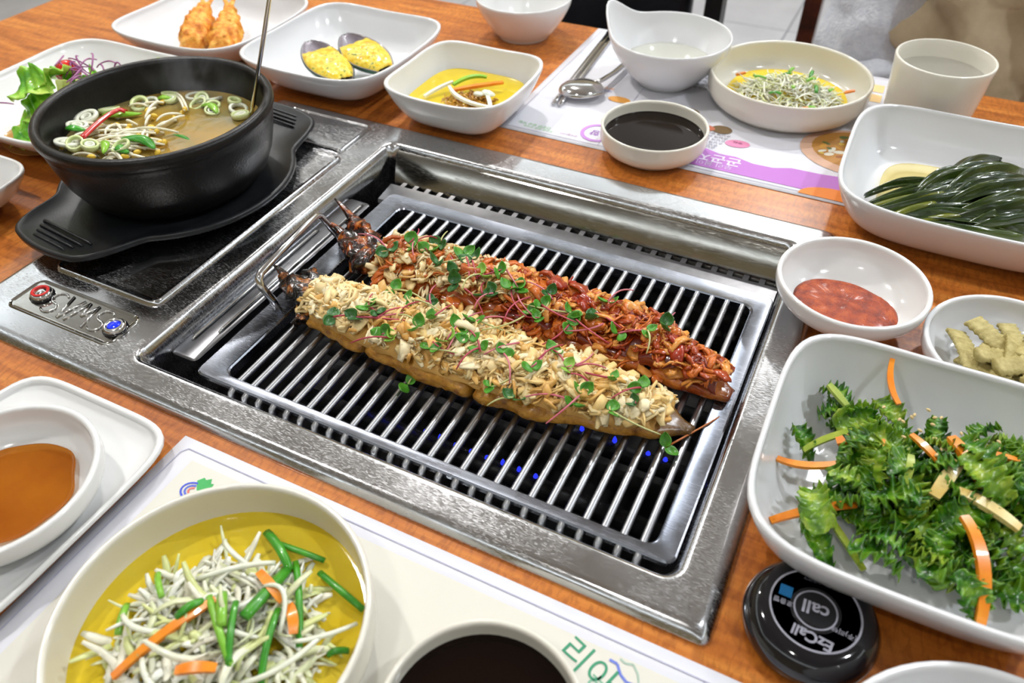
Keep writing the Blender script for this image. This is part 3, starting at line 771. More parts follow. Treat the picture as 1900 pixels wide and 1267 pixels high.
for i in range(0, 84, 1):
    j = (i * 2) % len(BEANS)
    (x0, y0), (x1, y1) = BEANS[j], BEANS[j + 1]
    if i >= 14:
        if i >= 40: x0, y0 = .012 + R.gauss(0, .015), .170 + R.gauss(0, .013); x1, y1 = x0 + R.uniform(.014, .034) * R.choice([1, 1, -.5]), y0 + R.uniform(-.010, .022)
        k = R.uniform(-.008, .008); x0 += k; x1 += k; k = R.uniform(-.008, .008); y0 += k; y1 += k + R.uniform(-.006, .006)
    for_c = []
    pts = bez((x0, y0, SZ + .001 + (i % 5) * .0010), ((x0 + x1) / 2 + R.uniform(-.004, .004), (y0 + y1) / 2 + R.uniform(-.004, .004), SZ + .0052 + (i % 5) * .0009), (x1, y1, SZ + .0005 + (i % 4) * .001), 9)
    q = []
    for p in pts:
        d = math.hypot(p.x - PC[0], p.y - PC[1])
        if d > .076: p = Vector((PC[0] + (p.x - PC[0]) * .076 / d, PC[1] + (p.y - PC[1]) * .076 / d, p.z))
        q.append(p - Vector((x0, y0, SZ)))
    t = thing('bean_sprout', 'pale bean sprout floating in the pot of soup', 'bean sprout', (x0, y0, SZ), group='bean sprouts in the soup')
    MB().tube(q, [.0006, .0009, .0011, .0012, .0012, .0012, .0012, .0011, .0009], 6).build('stem', M['sprout'], t)
    if i % 3 != 1:
        hd = MB().lathe([(.0003, 0), (.0017, .0012), (.0021, .0032), (.0017, .0052), (.0004, .0066)], 10)
        e = q[-1]; hd.build('bean', M['beanhead'], t, True, e, (R.uniform(1.1, 1.9), 0, R.uniform(0, 6)))
CH = [(-.0074, .157), (-.0121, .1743), (-.0167, .1946), (-.0158, .2056), (-.0097, .2063)]
b = MB()
def fn(u, v):
    k = u * 3.999; i = int(k); f_ = k - i
    x = CH[i][0] * (1 - f_) + CH[i + 1][0] * f_; y = CH[i][1] * (1 - f_) + CH[i + 1][1] * f_
    d = Vector((CH[i + 1][0] - CH[i][0], CH[i + 1][1] - CH[i][1])).normalized()
    w = .0036 - .0010 * u
    return (x - d.y * v * w + .0074, y + d.x * v * w - .157, .003 + .0015 * math.sin(PI * u) - .0016 * v * v)
b.sheet(22, 7, fn, .0014)
tag(b.build('chili_strip', M['chili'], None, True, (-.0074, .157, SZ + .0065)), 'long bent red chilli strip on top of the soup', 'chilli')
# ladle
ld_ = thing('soup_ladle', 'steel soup ladle leaning on the pot rim with its handle upright', 'ladle', (.0660, .2510, .0340))
hp = [Vector((.0700, .2540, .0380)), Vector((.0760, .2575, .0500)), Vector((.0795, .2596, .0600)), Vector((.0877, .2646, .0850)), Vector((.1091, .2778, .1500)), Vector((.1420, .2981, .2500)), Vector((.1560, .3065, .2900))]
hp = [p - Vector((.0660, .2510, .0340)) for p in hp]
MB().tube(hp, [.0042, .0040, .0040, .0040, .0042, .0046, .0048], 8, .45).build('handle', M['chrome'], ld_)
b = MB(); b.lathe([(.001, .0002), (.012, .0015), (.019, .0060), (.0215, .012), (.0205, .012), (.0180, .0068), (.011, .0026), (.001, .0013)], 32)
b.build('ladle_bowl', M['chrome'], ld_, True, (-.012, -.016, -.006), (.25, -.2, 0))

# ================================================================ two grilled eels
M['eelskin'] = pm('eel_skin', [(.32, srgb(112, 68, 14)), (.44, srgb(170, 114, 28)), (.58, srgb(196, 142, 48)), (.70, srgb(128, 78, 20))], rough=.34, scale=85, coat=.3, bump=.8, bscale=420, crough=.2, attr=True, detail=6)
M['eelred'] = pm('eel_glazed', [(.32, srgb(116, 42, 8)), (.44, srgb(176, 78, 18)), (.58, srgb(210, 124, 44)), (.70, srgb(150, 54, 12))], rough=.25, scale=60, coat=.6, bump=.4, bscale=380, crough=.15, attr=True, detail=6)
M['char'] = pm('charred_eel', [(.44, (.006, .005, .004, 1)), (.52, srgb(44, 24, 12)), (.58, srgb(136, 74, 24)), (.68, srgb(196, 136, 58))], rough=.25, scale=95, coat=.6, bump=.9, bscale=260, crough=.18, detail=5)
M['charred_red'] = pm('charred_glazed_eel', [(.42, (.010, .006, .004, 1)), (.50, srgb(60, 24, 8)), (.57, srgb(146, 66, 18)), (.68, srgb(200, 130, 54))], rough=.24, scale=95, coat=.7, bump=.8, bscale=260, crough=.15, detail=5)
M['flake'] = pm('flaked_flesh', [srgb(255, 255, 255)], rough=.42, attr=True, sss=.12, coat=.12)
M['flake_red'] = pm('sauced_flesh', [srgb(255, 255, 255)], rough=.28, attr=True, sss=.08, coat=.5)
def lerp(tab, x):
    if x <= tab[0][0]: return tab[0][1]
    for (a, p), (b_, q) in zip(tab[:-1], tab[1:]):
        if x <= b_:
            t = (x - a) / (b_ - a); t = t * t * (3 - 2 * t)
            return p + (q - p) * t
    return tab[-1][1]
def eel(label, yc, hw, ht, cuts, mskin, zc, seed, parent_loc, tail_dark):
    t = thing('grilled_eel', label, 'grilled eel', parent_loc)
    ox, oy, oz = parent_loc
    for ci in range(len(cuts)):
        x0, x1 = cuts[ci]
        b = MB(); ns = max(6, int((x1 - x0) / .003)); nr = 26; rings = []; cols = []
        for i in range(ns + 1):
            u = i / ns; x = x0 + (x1 - x0) * u
            w = lerp(hw, x); h = lerp(ht, x); y = lerp(yc, x)
            edge = min(1, min(i, ns - i) / 1.0); k = .95 + .05 * edge
            ring = []
            for j in range(nr):
                a = 2 * PI * j / nr; c, s_ = math.cos(a), math.sin(a)
                r = (abs(c) ** 2.7 + abs(s_) ** 2.7) ** (-1 / 2.7)
                yy = w * k * r * c; zz = h * (.5 + .5 * k * r * s_)
                q = 1 + .11 * nz(x, yy, zz, 70, seed) + .06 * nz(x, yy, zz, 200, seed)
                sl = .0022 * nz(yy, zz, ci, 160, seed) if i in (0, ns) else 0
                ring.append((x - ox + sl, y + yy * q - oy, zc + zz * q - oz))
                dk = 1 if not tail_dark else 1 - .78 * max(0, min(1, (x - tail_dark) / .03))
                cols.append((dk, dk * .95, dk * .9) if dk < 1 else (1.0, .999, 1.0))
            rings.append(ring)
        b.loft(rings, True, True, True)
        b.c = cols
        b.build('fillet_piece', mskin, t, True)
    return t
def flakes(t, ploc, n, xr, yc, hw, ht, zc, palette, mat, seed, mound=.009, name='flaked_topping', chunk=1.0, vlo=-.8, broadp=.62):
    """heap of shredded flesh: bent tapering slivers"""
    rr_ = random.Random(seed); b = MB()
    # undulating bed so no gaps show
    ns, nv = 60, 14
    def bed(u, v):
        x = xr[0] + (xr[1] - xr[0]) * u; w = lerp(hw, x) * .90; h = lerp(ht, x)
        e = max(0, 1 - v * v)
        en = min(1, min(u, 1 - u) * 14)
        return (x - ploc[0], lerp(yc, x) + v * w - ploc[1], zc + h * .80 + (mound * e ** .7 + .0050 * nz(x, v * w, 1, 85, seed)) * en - ploc[2])
    c0 = palette[0][1]
    b.sheet(ns, nv, bed, .004, c0)
    for i in range(n):
        x = rr_.uniform(*xr); w = lerp(hw, x); h = lerp(ht, x)
        v = max(vlo, min(1.0, rr_.gauss(.06, .50)))
        y = lerp(yc, x) + v * w * .95
        z = zc + h * .84 + mound * max(0, 1 - v * v) ** .7 + .0050 * nz(x, v * w, 1, 85, seed) + rr_.uniform(-.001, .0026)
        if abs(v) > .85: z -= .002
        yaw = rr_.uniform(0, 2 * PI); pitch = rr_.gauss(0, .24); bend0 = rr_.uniform(-.4, .4); roll = rr_.gauss(0, .5)
        g = nz(x, v * w, 0, 60, seed + 5); k = rr_.random() + g * .9
        col0 = palette[0][1]
        for thr, c in palette:
            if k > thr: col0 = c
        L0 = rr_.uniform(.005, .014) * chunk
        broad = rr_.random() < broadp
        nf = rr_.randint(1, 2) if broad else rr_.randint(3, 7)
        for q in range(nf):
            rot = Euler((roll + rr_.gauss(0, .2), pitch + rr_.gauss(0, .12), yaw + rr_.gauss(0, .22))).to_matrix()
            s_ = rr_.uniform(.92, 1.06); col = tuple(min(1, c * s_) for c in col0)
            bend = bend0 + rr_.uniform(-.35, .35)
            if broad: L = L0 * rr_.uniform(.8, 1.25); wd = rr_.uniform(.0014, .0042); th = rr_.uniform(.0005, .0014)
            else: L = L0 * rr_.uniform(.5, 1.1); wd = rr_.uniform(.0003, .0008) * chunk; th = rr_.uniform(.0003, .0006) * chunk
            off = rot @ Vector((rr_.gauss(0, .001), (q - nf / 2) * .0009 * chunk, rr_.gauss(0, .0004)))
            rings = []
            for u in (0, .33, .67, 1):
                ww = wd * (.30 + .9 * math.sin(PI * (.10 + u * .80))) * rr_.uniform(.7, 1.25); cx = (u - .5) * L; cz = bend * L * .5 * (1 - (2 * u - 1) ** 2)
                tw = rr_.uniform(-.5, .5) * wd
                rings.append([rot @ Vector((cx, s1 * ww + tw, cz + s2 * th)) + off + Vector((x - ploc[0], y - ploc[1], z - ploc[2])) for s1, s2 in ((-1, -.6), (1, -.6), (.8, 1), (-.8, 1))])
            b.loft(rings, True, True, True, col)
    o = b.build(name, mat, t, True); o['kind'] = 'stuff'
    return o
def char_head(t, ploc, pts, mat, seed):
    """butterflied head and neck: lumpy lobes grown along paths, one mesh"""
    b = MB()
    for path, rad, fl in pts:
        st = len(b.v); vs = []
        P_ = [Vector(p) for p in path]
        fine = []; fr = []
        for i in range(len(P_) - 1):
            for k in range(5):
                u = k / 5; fine.append(P_[i].lerp(P_[i + 1], u)); fr.append(rad[i] * (1 - u) + rad[i + 1] * u)
        fine.append(P_[-1]); fr.append(rad[-1])
        b.tube([p - Vector(ploc) for p in fine], fr, 14, fl)
        for i in range(st, len(b.v)):
            v = Vector(b.v[i]); q = Vector((nz(*v, 130, seed), nz(*v, 130, seed + 1), nz(*v, 130, seed + 2))) * .0044 + Vector((nz(*v, 380, seed), nz(*v, 380, seed + 4), nz(*v, 380, seed + 3))) * .0024
            b.v[i] = tuple(v + q)
    return b.build('eel_head', mat, t, True)
ZG = .0012
def c3(r, g, b_): return srgb(r, g, b_)[:3]
# front, pale eel
yc1 = [(.22, .124), (.26, .122), (.33, .119), (.40, .119), (.47, .123), (.515, .127)]
hw1 = [(.225, .015), (.25, .022), (.29, .028), (.36, .031), (.42, .029), (.46, .024), (.49, .016), (.515, .0035)]
ht1 = [(.225, .010), (.26, .014), (.36, .017), (.43, .016), (.48, .012), (.515, .005)]
L1 = (.365, .120, ZG)
e1 = eel('grilled eel under pale flaked flesh, nearer the camera on the grate', yc1, hw1, ht1, [(.228, .2955), (.2995, .3785), (.3840, .514)], M['eelskin'], ZG, 3, L1, .478)
flakes(e1, L1, 1150, (.238, .496), yc1, hw1, ht1, ZG, [(-9, c3(222, 172, 92)), (.06, c3(238, 202, 132)), (.36, c3(246, 218, 158)), (.70, c3(250, 232, 188)), (1.15, c3(222, 166, 84))], M['flake'], 21, chunk=1.2)
char_head(e1, L1, [([(.2300, .121, .010), (.2380, .122, .013), (.2460, .123, .013)], [.010, .014, .012], .62),
                   ([(.2020, .1320, .012), (.2100, .1290, .013), (.2220, .1250, .014), (.2340, .1220, .013)], [.0035, .008, .012, .009], .70),
                   ([(.2080, .1480, .008), (.2160, .1430, .011), (.2280, .1370, .012), (.2400, .1300, .012)], [.0035, .006, .0075, .007], .8),
                   ([(.2330, .1040, .006), (.2400, .1060, .009), (.2500, .1080, .009)], [.006, .0085, .006], .75)], M['char'], 4)
MB().tube([Vector(p) - Vector(L1) for p in bez((.1880, .1365, .017), (.197, .135, .017), (.2080, .1290, .014), 7)], [.0007, .0012, .0017, .0024, .003, .0036, .004], 8, .7).build('beak', M['char'], e1)
# rear, red glazed eel
yc2 = [(.20, .194), (.24, .187), (.30, .184), (.36, .181), (.42, .180), (.47, .178), (.51, .170), (.528, .165)]
hw2 = [(.235, .015), (.27, .024), (.32, .028), (.40, .028), (.45, .026), (.485, .021), (.51, .014), (.529, .005)]
ht2 = [(.235, .012), (.28, .017), (.38, .019), (.46, .017), (.50, .013), (.529, .006)]
L2 = (.375, .178, ZG)
e2 = eel('grilled eel glazed with red sauce, farther from the camera on the grate', yc2, hw2, ht2, [(.236, .256), (.260, .304), (.309, .387), (.392, .470), (.476, .528)], M['eelred'], ZG, 8, L2, .505)
flakes(e2, L2, 520, (.258, .372), yc2, hw2, ht2, ZG, [(-9, c3(176, 84, 26)), (.0, c3(222, 176, 104)), (.34, c3(240, 210, 150)), (.7, c3(244, 222, 174)), (.98, c3(206, 104, 32))], M['flake_red'], 33, chunk=1.3, vlo=-1.02)
flakes(e2, L2, 560, (.362, .519), yc2, hw2, ht2, ZG, [(-9, c3(128, 40, 8)), (-.1, c3(170, 66, 14)), (.24, c3(208, 108, 34)), (.6, c3(232, 156, 72)), (.98, c3(158, 44, 8))], M['flake_red'], 34, name='sauced_topping', chunk=1.25, broadp=.75, vlo=-1)
char_head(e2, L2, [([(.2380, .1760, .009), (.2440, .1750, .012), (.2520, .1750, .011)], [.010, .014, .011], .65),
                   ([(.2090, .1950, .014), (.2180, .1900, .014), (.2300, .1830, .014), (.2420, .1780, .012)], [.003, .008, .011, .009], .7),
                   ([(.2040, .2140, .012), (.2130, .2090, .014), (.2280, .2000, .014), (.2420, .1900, .013), (.2500, .1860, .010)], [.004, .0075, .009, .009, .006], .75)], M['charred_red'], 9)
MB().tube([Vector(p) - Vector(L2) for p in bez((.1960, .1975, .019), (.203, .197, .018), (.2140, .1920, .014), 7)], [.0007, .0012, .0017, .0024, .003, .0036, .004], 8, .7).build('beak', M['charred_red'], e2)
MB().tube([Vector(p) - Vector(L2) for p in bez((.1840, .2230, .022), (.194, .220, .020), (.2080, .2130, .013), 7)], [.0009, .0014, .0019, .0026, .003, .0036, .004], 8, .7).build('jaw', M['charred_red'], e2)

# ================================================================ radish sprouts
M['leafg'] = [pm('sprout_leaf', [srgb(52, 120, 26), srgb(96, 170, 48)], rough=.4, scale=120, coat=.2), pm('sprout_leaf_dark', [srgb(30, 82, 30), srgb(58, 118, 42)], rough=.4, scale=120, coat=.2), pm('sprout_leaf_light', [srgb(120, 176, 52), srgb(156, 200, 84)], rough=.4, scale=120, coat=.2)]
M['stemp'] = [pm('sprout_stem_pink', [srgb(196, 84, 110), srgb(222, 140, 150)], rough=.35, scale=60), pm('sprout_stem_red', [srgb(170, 50, 74), srgb(200, 90, 104)], rough=.35, scale=60), pm('sprout_stem_pale', [srgb(190, 190, 120), srgb(206, 210, 150)], rough=.35, scale=60)]
leaf_mes = []
for k in range(3):
    b = MB()
    def fn(u, v):
        w = .0042 * (math.sin(PI * (u ** .75)) ** .75 + .02)
        notch = .16 * (1 - abs(v)) * max(0, (u - .6) / .4) ** 2
        return (.0090 * u * (1 - notch), v * w, (.0016 * k) * u * u - .0012 * (1 - v * v) * math.sin(PI * u) - (.001 if k == 1 else -.0006) * v * v)
    b.sheet(9, 7, fn, .00035)
    leaf_mes.append([b.mesh('leaf') for _ in range(3)])
for k in range(3):
    for j in range(3): leaf_mes[k][j].materials.append(M['leafg'][j])
def sprout(x, y, z, label, group, length=None, scale=None, smat=None, dirn=None, bare=False):
    s_ = scale or R.uniform(.78, 1.15); L = length or R.uniform(.016, .036)
    t = thing('radish_sprout', label, 'sprout', (x, y, z), group=group)
    a = R.uniform(0, 2 * PI) if dirn is None else dirn
    end = Vector((math.cos(a) * L, math.sin(a) * L, R.uniform(-.004, .003)))
    mid = end * .5 + Vector((-math.sin(a), math.cos(a), 0)) * R.uniform(-.35, .35) * L + Vector((0, 0, R.uniform(.002, .007)))
    MB().tube(bez((0, 0, .001), mid, end, 8), [.0007, .00068, .00065, .0006, .00058, .00055, .0005, .0004], 5).build('stem', smat or R.choice(M['stemp'][:2] + M['stemp']), t)
    if not bare:
        ya = R.uniform(0, 6.28); mt = R.choice([0, 0, 0, 1, 1, 2])
        for q in (0, 1):
            me = leaf_mes[R.randrange(3)][mt]
            o = inst('leaf', me, None, t, (0, 0, .0012), (R.uniform(-.7, .7), R.uniform(-.75, .1), ya + q * R.uniform(1.9, 3.1)), (s_, s_ * R.uniform(.85, 1.1), s_))
    return t
SF = [(.2703, .1015), (.2885, .1152), (.2981, .1137), (.2925, .1424), (.3087, .1341), (.3348, .1223), (.3115, .0990), (.3672, .1149), (.3769, .1114), (.3547, .109), (.356, .1208), (.3929, .1137), (.3956, .0905), (.4112, .0900), (.4184, .1313), (.4327, .1196), (.4486, .1072), (.479, .1267), (.4692, .1050), (.447, .1000), (.4132, .1103), (.3236, .1412), (.3309, .1117), (.3605, .1346), (.4800, .1140), (.3204, .0985), (.2870, .1060), (.3480, .0990), (.460, .125)]
SR = [(.2785, .1863), (.2988, .1960), (.322, .1920), (.3256, .1714), (.3303, .1880), (.3567, .1815), (.3695, .1726), (.3894, .1584), (.3741, .1716), (.398, .1567), (.395, .166), (.431, .1683), (.4502, .1634), (.4161, .1671), (.3965, .176), (.3535, .1605), (.3312, .1626), (.2956, .1845), (.418, .1588), (.3601, .1636), (.267, .1749), (.4340, .1864), (.4760, .1823), (.4666, .1726), (.344, .176), (.310, .175)]
for (x, y) in SF:
    v = (y - lerp(yc1, x)) / lerp(hw1, x)
    z = ZG + lerp(ht1, x) * .86 + .009 * max(0, 1 - v * v) ** .7 + .0052
    sprout(x, y, z, 'pink-stemmed radish sprout scattered on the pale eel', 'sprouts on the pale eel')
for (x, y) in SR:
    v = (y - lerp(yc2, x)) / lerp(hw2, x)
    z = ZG + lerp(ht2, x) * .86 + .009 * max(0, 1 - v * v) ** .7 + .0052
    sprout(x, y, z, 'pink-stemmed radish sprout scattered on the red glazed eel', 'sprouts on the red eel')
for yc_, hw_, ht_, lb, gp in ((yc1, hw1, ht1, 'bare pink sprout stem lying on the pale eel', 'bare stems on the pale eel'), (yc2, hw2, ht2, 'bare pink sprout stem lying on the red glazed eel', 'bare stems on the red eel')):
    for i in range(10):
        x = .285 + .019 * i + R.uniform(-.006, .006); v = R.uniform(-.6, .6)
        sprout(x, lerp(yc_, x) + v * lerp(hw_, x), ZG + lerp(ht_, x) * .86 + .009 * max(0, 1 - v * v) ** .7 + .0052, lb, gp, R.uniform(.018, .032), smat=M['stemp'][i % 2], bare=True)
t = sprout(.5030, .1090, .0016, 'long-stemmed sprout lying on the bare bars by the tail', None, .052, 1.0, pm('sprout_stem_orange', [srgb(186, 96, 40), srgb(206, 130, 70)], rough=.35), 1.08)
sprout(.3368, .0860, .0020, 'sprout fallen onto the bars in front of the pale eel', None, .008, 1.05)

# ================================================================ helpers for loose food
def strip(name, label, pts, w, h, mat, group=None, cat='vegetable', n=4, sag=0.0, taper=.75, loc0=None):
    """one cut vegetable stick: bent bar with a rectangular section, at its own base point"""
    P_ = [Vector(p) for p in pts]; o0 = P_[0].copy()
    if len(P_) == 2:
        mid = (P_[0] + P_[1]) / 2 + Vector((R.uniform(-1, 1), R.uniform(-1, 1), 0)) * (P_[1] - P_[0]).length * .08 + Vector((0, 0, sag)); P_ = bez(P_[0], mid, P_[1], 9)
    elif len(P_) == 3: P_ = bez(*P_, n=11)
    k = len(P_); rad = [w * (taper + (1 - taper) * math.sin(PI * (i + .5) / k)) for i in range(k)]
    b = MB().tube([p - o0 for p in P_], rad, n, h / w)
    o = b.build(name, mat, None, True, o0, sharp=40 if n == 4 else None)
    return tag(o, label, cat, group)
def shreds(name, label, cat, loc, fn, n, mat, pal, seed, lr=(.012, .03), wr=(.0005, .0012), curl=.5, pitch=.22):
    """tangle of thin shreds nobody could count: one mesh"""
    rr_ = random.Random(seed); b = MB()
    for i in range(n):
        x, y, z = fn(rr_); L = rr_.uniform(*lr); w = rr_.uniform(*wr); a = rr_.uniform(0, 2 * PI); c = rr_.uniform(-curl, curl); p = rr_.gauss(0, pitch)
        d = Vector((math.cos(a), math.sin(a), 0)); q = Vector((-d.y, d.x, 0))
        pts = []
        for k in range(7):
            u = k / 6 - .5
            pts.append(Vector((x, y, z)) + d * L * u + q * c * L * (u * u) * 2 + Vector((0, 0, p * L * u + .0016 * math.sin(u * 7 + i))))
        col = rr_.choice(pal); s_ = rr_.uniform(.92, 1.05); col = tuple(min(1, v * s_) for v in col)
        b.tube(pts, [w * f for f in (.5, .9, 1, 1.1, 1, .9, .5)], 5, rr_.uniform(.3, 1) if w < .0015 else .25, col)
    o = b.build(name, mat, None, True, loc)
    return tag(o, label, cat, None, 'stuff')
M['cabbage'] = pm('cabbage', [srgb(255, 255, 255)], rough=.3, attr=True, coat=.35, sss=.12)
M['carrot'] = pm('carrot', [srgb(236, 124, 14), srgb(248, 156, 44)], rough=.3, scale=80, coat=.4)
M['chive'] = pm('chive', [srgb(30, 118, 22), srgb(72, 160, 34)], rough=.3, scale=90, coat=.4)
M['chive_l'] = pm('chive_light', [srgb(104, 172, 40), srgb(140, 198, 66)], rough=.3, scale=90, coat=.4)
M['ybroth'] = liquid('yellow_dressing', (.95, .66, .02, 1), (1, .92, .36, 1), .7, body2=(1, .76, .06, 1), nscale=30)
M['ybroth2'] = liquid('yellow_dressing_b', (.92, .70, .03, 1), (1, .93, .34, 1), .65, body2=(.80, .56, .02, 1), nscale=30)
CAB = [c3(238, 238, 218), c3(244, 244, 230), c3(226, 230, 186), c3(232, 232, 206), c3(214, 220, 150), c3(240, 236, 214)]

# ---- near cabbage salad
NC = (.3530, -.1020, .0012)
pool('yellow_dressing', 'bright yellow dressing in the near cabbage salad dish', 'dressing', NC, circ(.0692), .006, .0175, M['ybroth'], .88)
def heap(cx, cy, rx, ry, z0, hh):
    def fn(r_):
        a = r_.uniform(0, 6.283); q = math.sqrt(r_.random())
        return (cx + rx * q * math.cos(a), cy + ry * q * math.sin(a), z0 + hh * (1 - q * q) * r_.uniform(.3, 1))
    return fn
shreds('shredded_cabbage', 'tangle of white shredded cabbage in the near dish', 'cabbage', NC, heap(.002, -.006, .050, .047, .0165, .016), 380, M['cabbage'], CAB, 5, (.012, .036), (.0006, .0026))
def NCp(x, y, z): return (x, y, z)
LONG = [((.3075, -.1165, .0250), (.322, -.124, .032), (.3400, -.1130, .0300), .0016), ((.3235, -.0640, .0250), (.331, -.071, .034), (.3480, -.0720, .0300), .0014), ((.4000, -.0830, .0280), (.398, -.110, .036), (.3820, -.1180, .0300), .0015), ((.3620, -.0780, .0320), (.376, -.0700, .038), (.3830, -.0930, .0310), .0013), ((.4100, -.0720, .0260), (.402, -.0870, .031), (.3900, -.0930, .0290), .0013), ((.3280, -.0880, .0280), (.345, -.074, .034), (.3560, -.0640, .0270), .0016), ((.3350, -.1290, .0300), (.350, -.142, .036), (.3720, -.1350, .0280), .0016), ((.3650, -.1330, .0300), (.380, -.125, .036), (.3980, -.1330, .0260), .0014)]
for i, (a, b_, c, w) in enumerate(LONG):
    strip('cabbage_shred', 'long white cabbage shred %s of the near salad' % ('at the left, beside the long carrot', 'sticking up at the back left', 'curving down at the right', 'arching over the wide chive', 'sloping to the right rim', 'at the back', 'at the front left', 'at the front right')[i], [a, b_, c], w, w * .7, M['scal_white'], 'long shreds on the near salad', 'cabbage', 6)
CHV = [((.337, -.0496), (.3628, -.0627), 0, .0026), ((.3616, -.0633), (.3653, -.0952), 0, .0034), ((.3614, -.0568), (.3929, -.0931), 0, .0019), ((.3745, -.0834), (.3897, -.1151), 0, .0019), ((.3758, -.0564), (.4067, -.0633), 0, .0019), ((.346, -.0523), (.3742, -.0499), 0, .0017), ((.3024, -.1109), (.3115, -.1243), 1, .0020), ((.3034, -.0915), (.3196, -.1025), 1, .0018), ((.3434, -.094), (.375, -.1153), 1, .0020), ((.3481, -.0902), (.3599, -.1035), 1, .0028), ((.3566, -.0906), (.3739, -.1158), 0, .0018), ((.4045, -.0888), (.412, -.083), 0, .0018), ((.3374, -.1088), (.343, -.0972), 0, .0022), ((.386, -.118), (.400, -.130), 0, .0018)]
for i, ((x0, y0), (x1, y1), l, w) in enumerate(CHV):
    def inz(x, y): return .0210 + .0150 * max(0, 1 - ((x - .355) ** 2 + (y + .108) ** 2) / .0024)
    q0, q1 = inz(x0, y0), inz(x1, y1)
    strip('chive_piece', 'green chive piece on the near cabbage salad', [(x0, y0, q0), (x1, y1, q1)], w, w * .6, M['chive_l'] if l else M['chive'], 'chives on the near salad', 'chive', 6, .004, .9)
for i, pts in enumerate([[(.3255, -.1398, .0240), (.337, -.116, .036), (.3475, -.0939, .0340)], [(.3542, -.1271, .0330), (.3620, -.122, .036), (.3694, -.1184, .0330)], [(.3535, -.0723, .0290), (.3640, -.076, .033), (.3745, -.0800, .0310)], [(.3780, -.0800, .0300), (.3840, -.0830, .033), (.3880, -.0900, .0290)]]):
    strip('carrot_strip', ('long diagonal carrot strip on the near cabbage salad', 'short carrot strip at the front of the near cabbage salad', 'carrot strip under the chives at the back of the near salad', 'carrot strip standing right of the wide chive in the near salad')[i], pts, .0030 if i == 0 else .0034, .0016, M['carrot'], 'carrots on the near salad', 'carrot')

# ---- far cabbage salad
FC = (.4715, .5900, .0008)
pool('yellow_dressing', 'thin yellow dressing in the far cabbage dish', 'dressing', FC, circ(.060, .06, 4), .0048, .0090, M['ybroth'], .95)
shreds('shredded_cabbage', 'heap of pale shredded cabbage in the far dish', 'cabbage', FC, heap(.005, -.008, .050, .040, .0100, .020), 460, M['cabbage'], CAB, 15, (.010, .030), (.0005, .0012))
for i in range(11):
    a = i * 2.4; q = .012 + .0035 * i; x, y = FC[0] + .005 + q * math.cos(a), FC[1] - .006 + .8 * q * math.sin(a); z = FC[2] + .016 + .014 * max(0, 1 - (q / .05) ** 2)
    d = R.uniform(0, 6.28); L = R.uniform(.006, .012)
    strip('chive_piece', 'short green chive piece on the far cabbage salad', [(x, y, z), (x + L * math.cos(d), y + L * math.sin(d), z + .002)], .0020, .0011, M['chive'] if i % 2 else M['chive_l'], 'chives on the far salad', 'chive', 6, .002, .9)
for (x, y, wh) in ((.4905, .5440, 'at the front'), (.4180, .5960, 'at the left'), (.5250, .6000, 'at the right')):
    strip('carrot_strip', 'small orange carrot strip %s of the far cabbage dish' % wh, [(x, y, .0180), (x + .009, y + .004, .0205)], .0020, .0014, M['carrot'], 'carrots in the far salad', 'carrot')

# ---- yellow salad in the square bowl
JC = (.1905, .4330, 0)
pool('yellow_broth', 'yellow broth in the square side bowl', 'dressing', JC, sqr(.0505, .0515, 4.0), .006, .0225, M['ybroth2'], .84)
shreds('jellied_noodles', 'amber glassy noodle tangle in the square side bowl', 'noodles', JC, heap(.014, -.016, .030, .024, .0190, .0075), 240, pm('glass_noodle', [srgb(255, 255, 255)], rough=.15, attr=True, coat=.6), [c3(196, 140, 30), c3(176, 112, 20), c3(214, 160, 50)], 8, (.010, .024), (.0008, .0014))
strip('white_strip', 'straight white radish strip at the left of the square side bowl', [(.1590, .4060, .0250), (.1740, .4370, .0300)], .0024, .0018, M['scal_white'], None, 'radish')
strip('white_strip', 'long curved white radish strip across the square side bowl', [(.1760, .4260, .0300), (.196, .402, .0290), (.2280, .4090, .0270)], .0026, .0020, M['scal_white'], None, 'radish')
strip('white_strip', 'short white radish strip at the right of the square side bowl', [(.2180, .4260, .0290), (.2310, .4080, .0270)], .0028, .0020, M['scal_white'], None, 'radish')
strip('carrot_strip', 'orange carrot strip under the green pepper in the side bowl', [(.1800, .4230, .0280), (.199, .436, .0310), (.2190, .4580, .0290)], .0034, .0020, M['carrot'], None, 'carrot')
strip('pepper_strip', 'bright green pepper strip curled over the carrot in the side bowl', [(.1790, .4290, .0310), (.186, .452, .0350), (.2020, .4560, .0320)], .0030, .0018, M['scal_mid'], None, 'pepper')
for (x, y, lb) in ((.2060, .4300, 'left'), (.2230, .4330, 'right')):
    b = MB().lathe([(.0006, 0), (.0028, .0014), (.0052, .0060), (.0046, .0110), (.0016, .0136), (.0004, .0138)], 14)
    for i, v in enumerate(b.v): b.v[i] = (v[0], v[1] * .5, v[2])
    tag(b.build('mushroom_piece', M['scal_white'], None, True, (x, y, .0275), (1.25, .1, .5 if lb == 'left' else -1.0)), 'white teardrop mushroom slice, the %s one in the side bowl' % lb, 'mushroom')

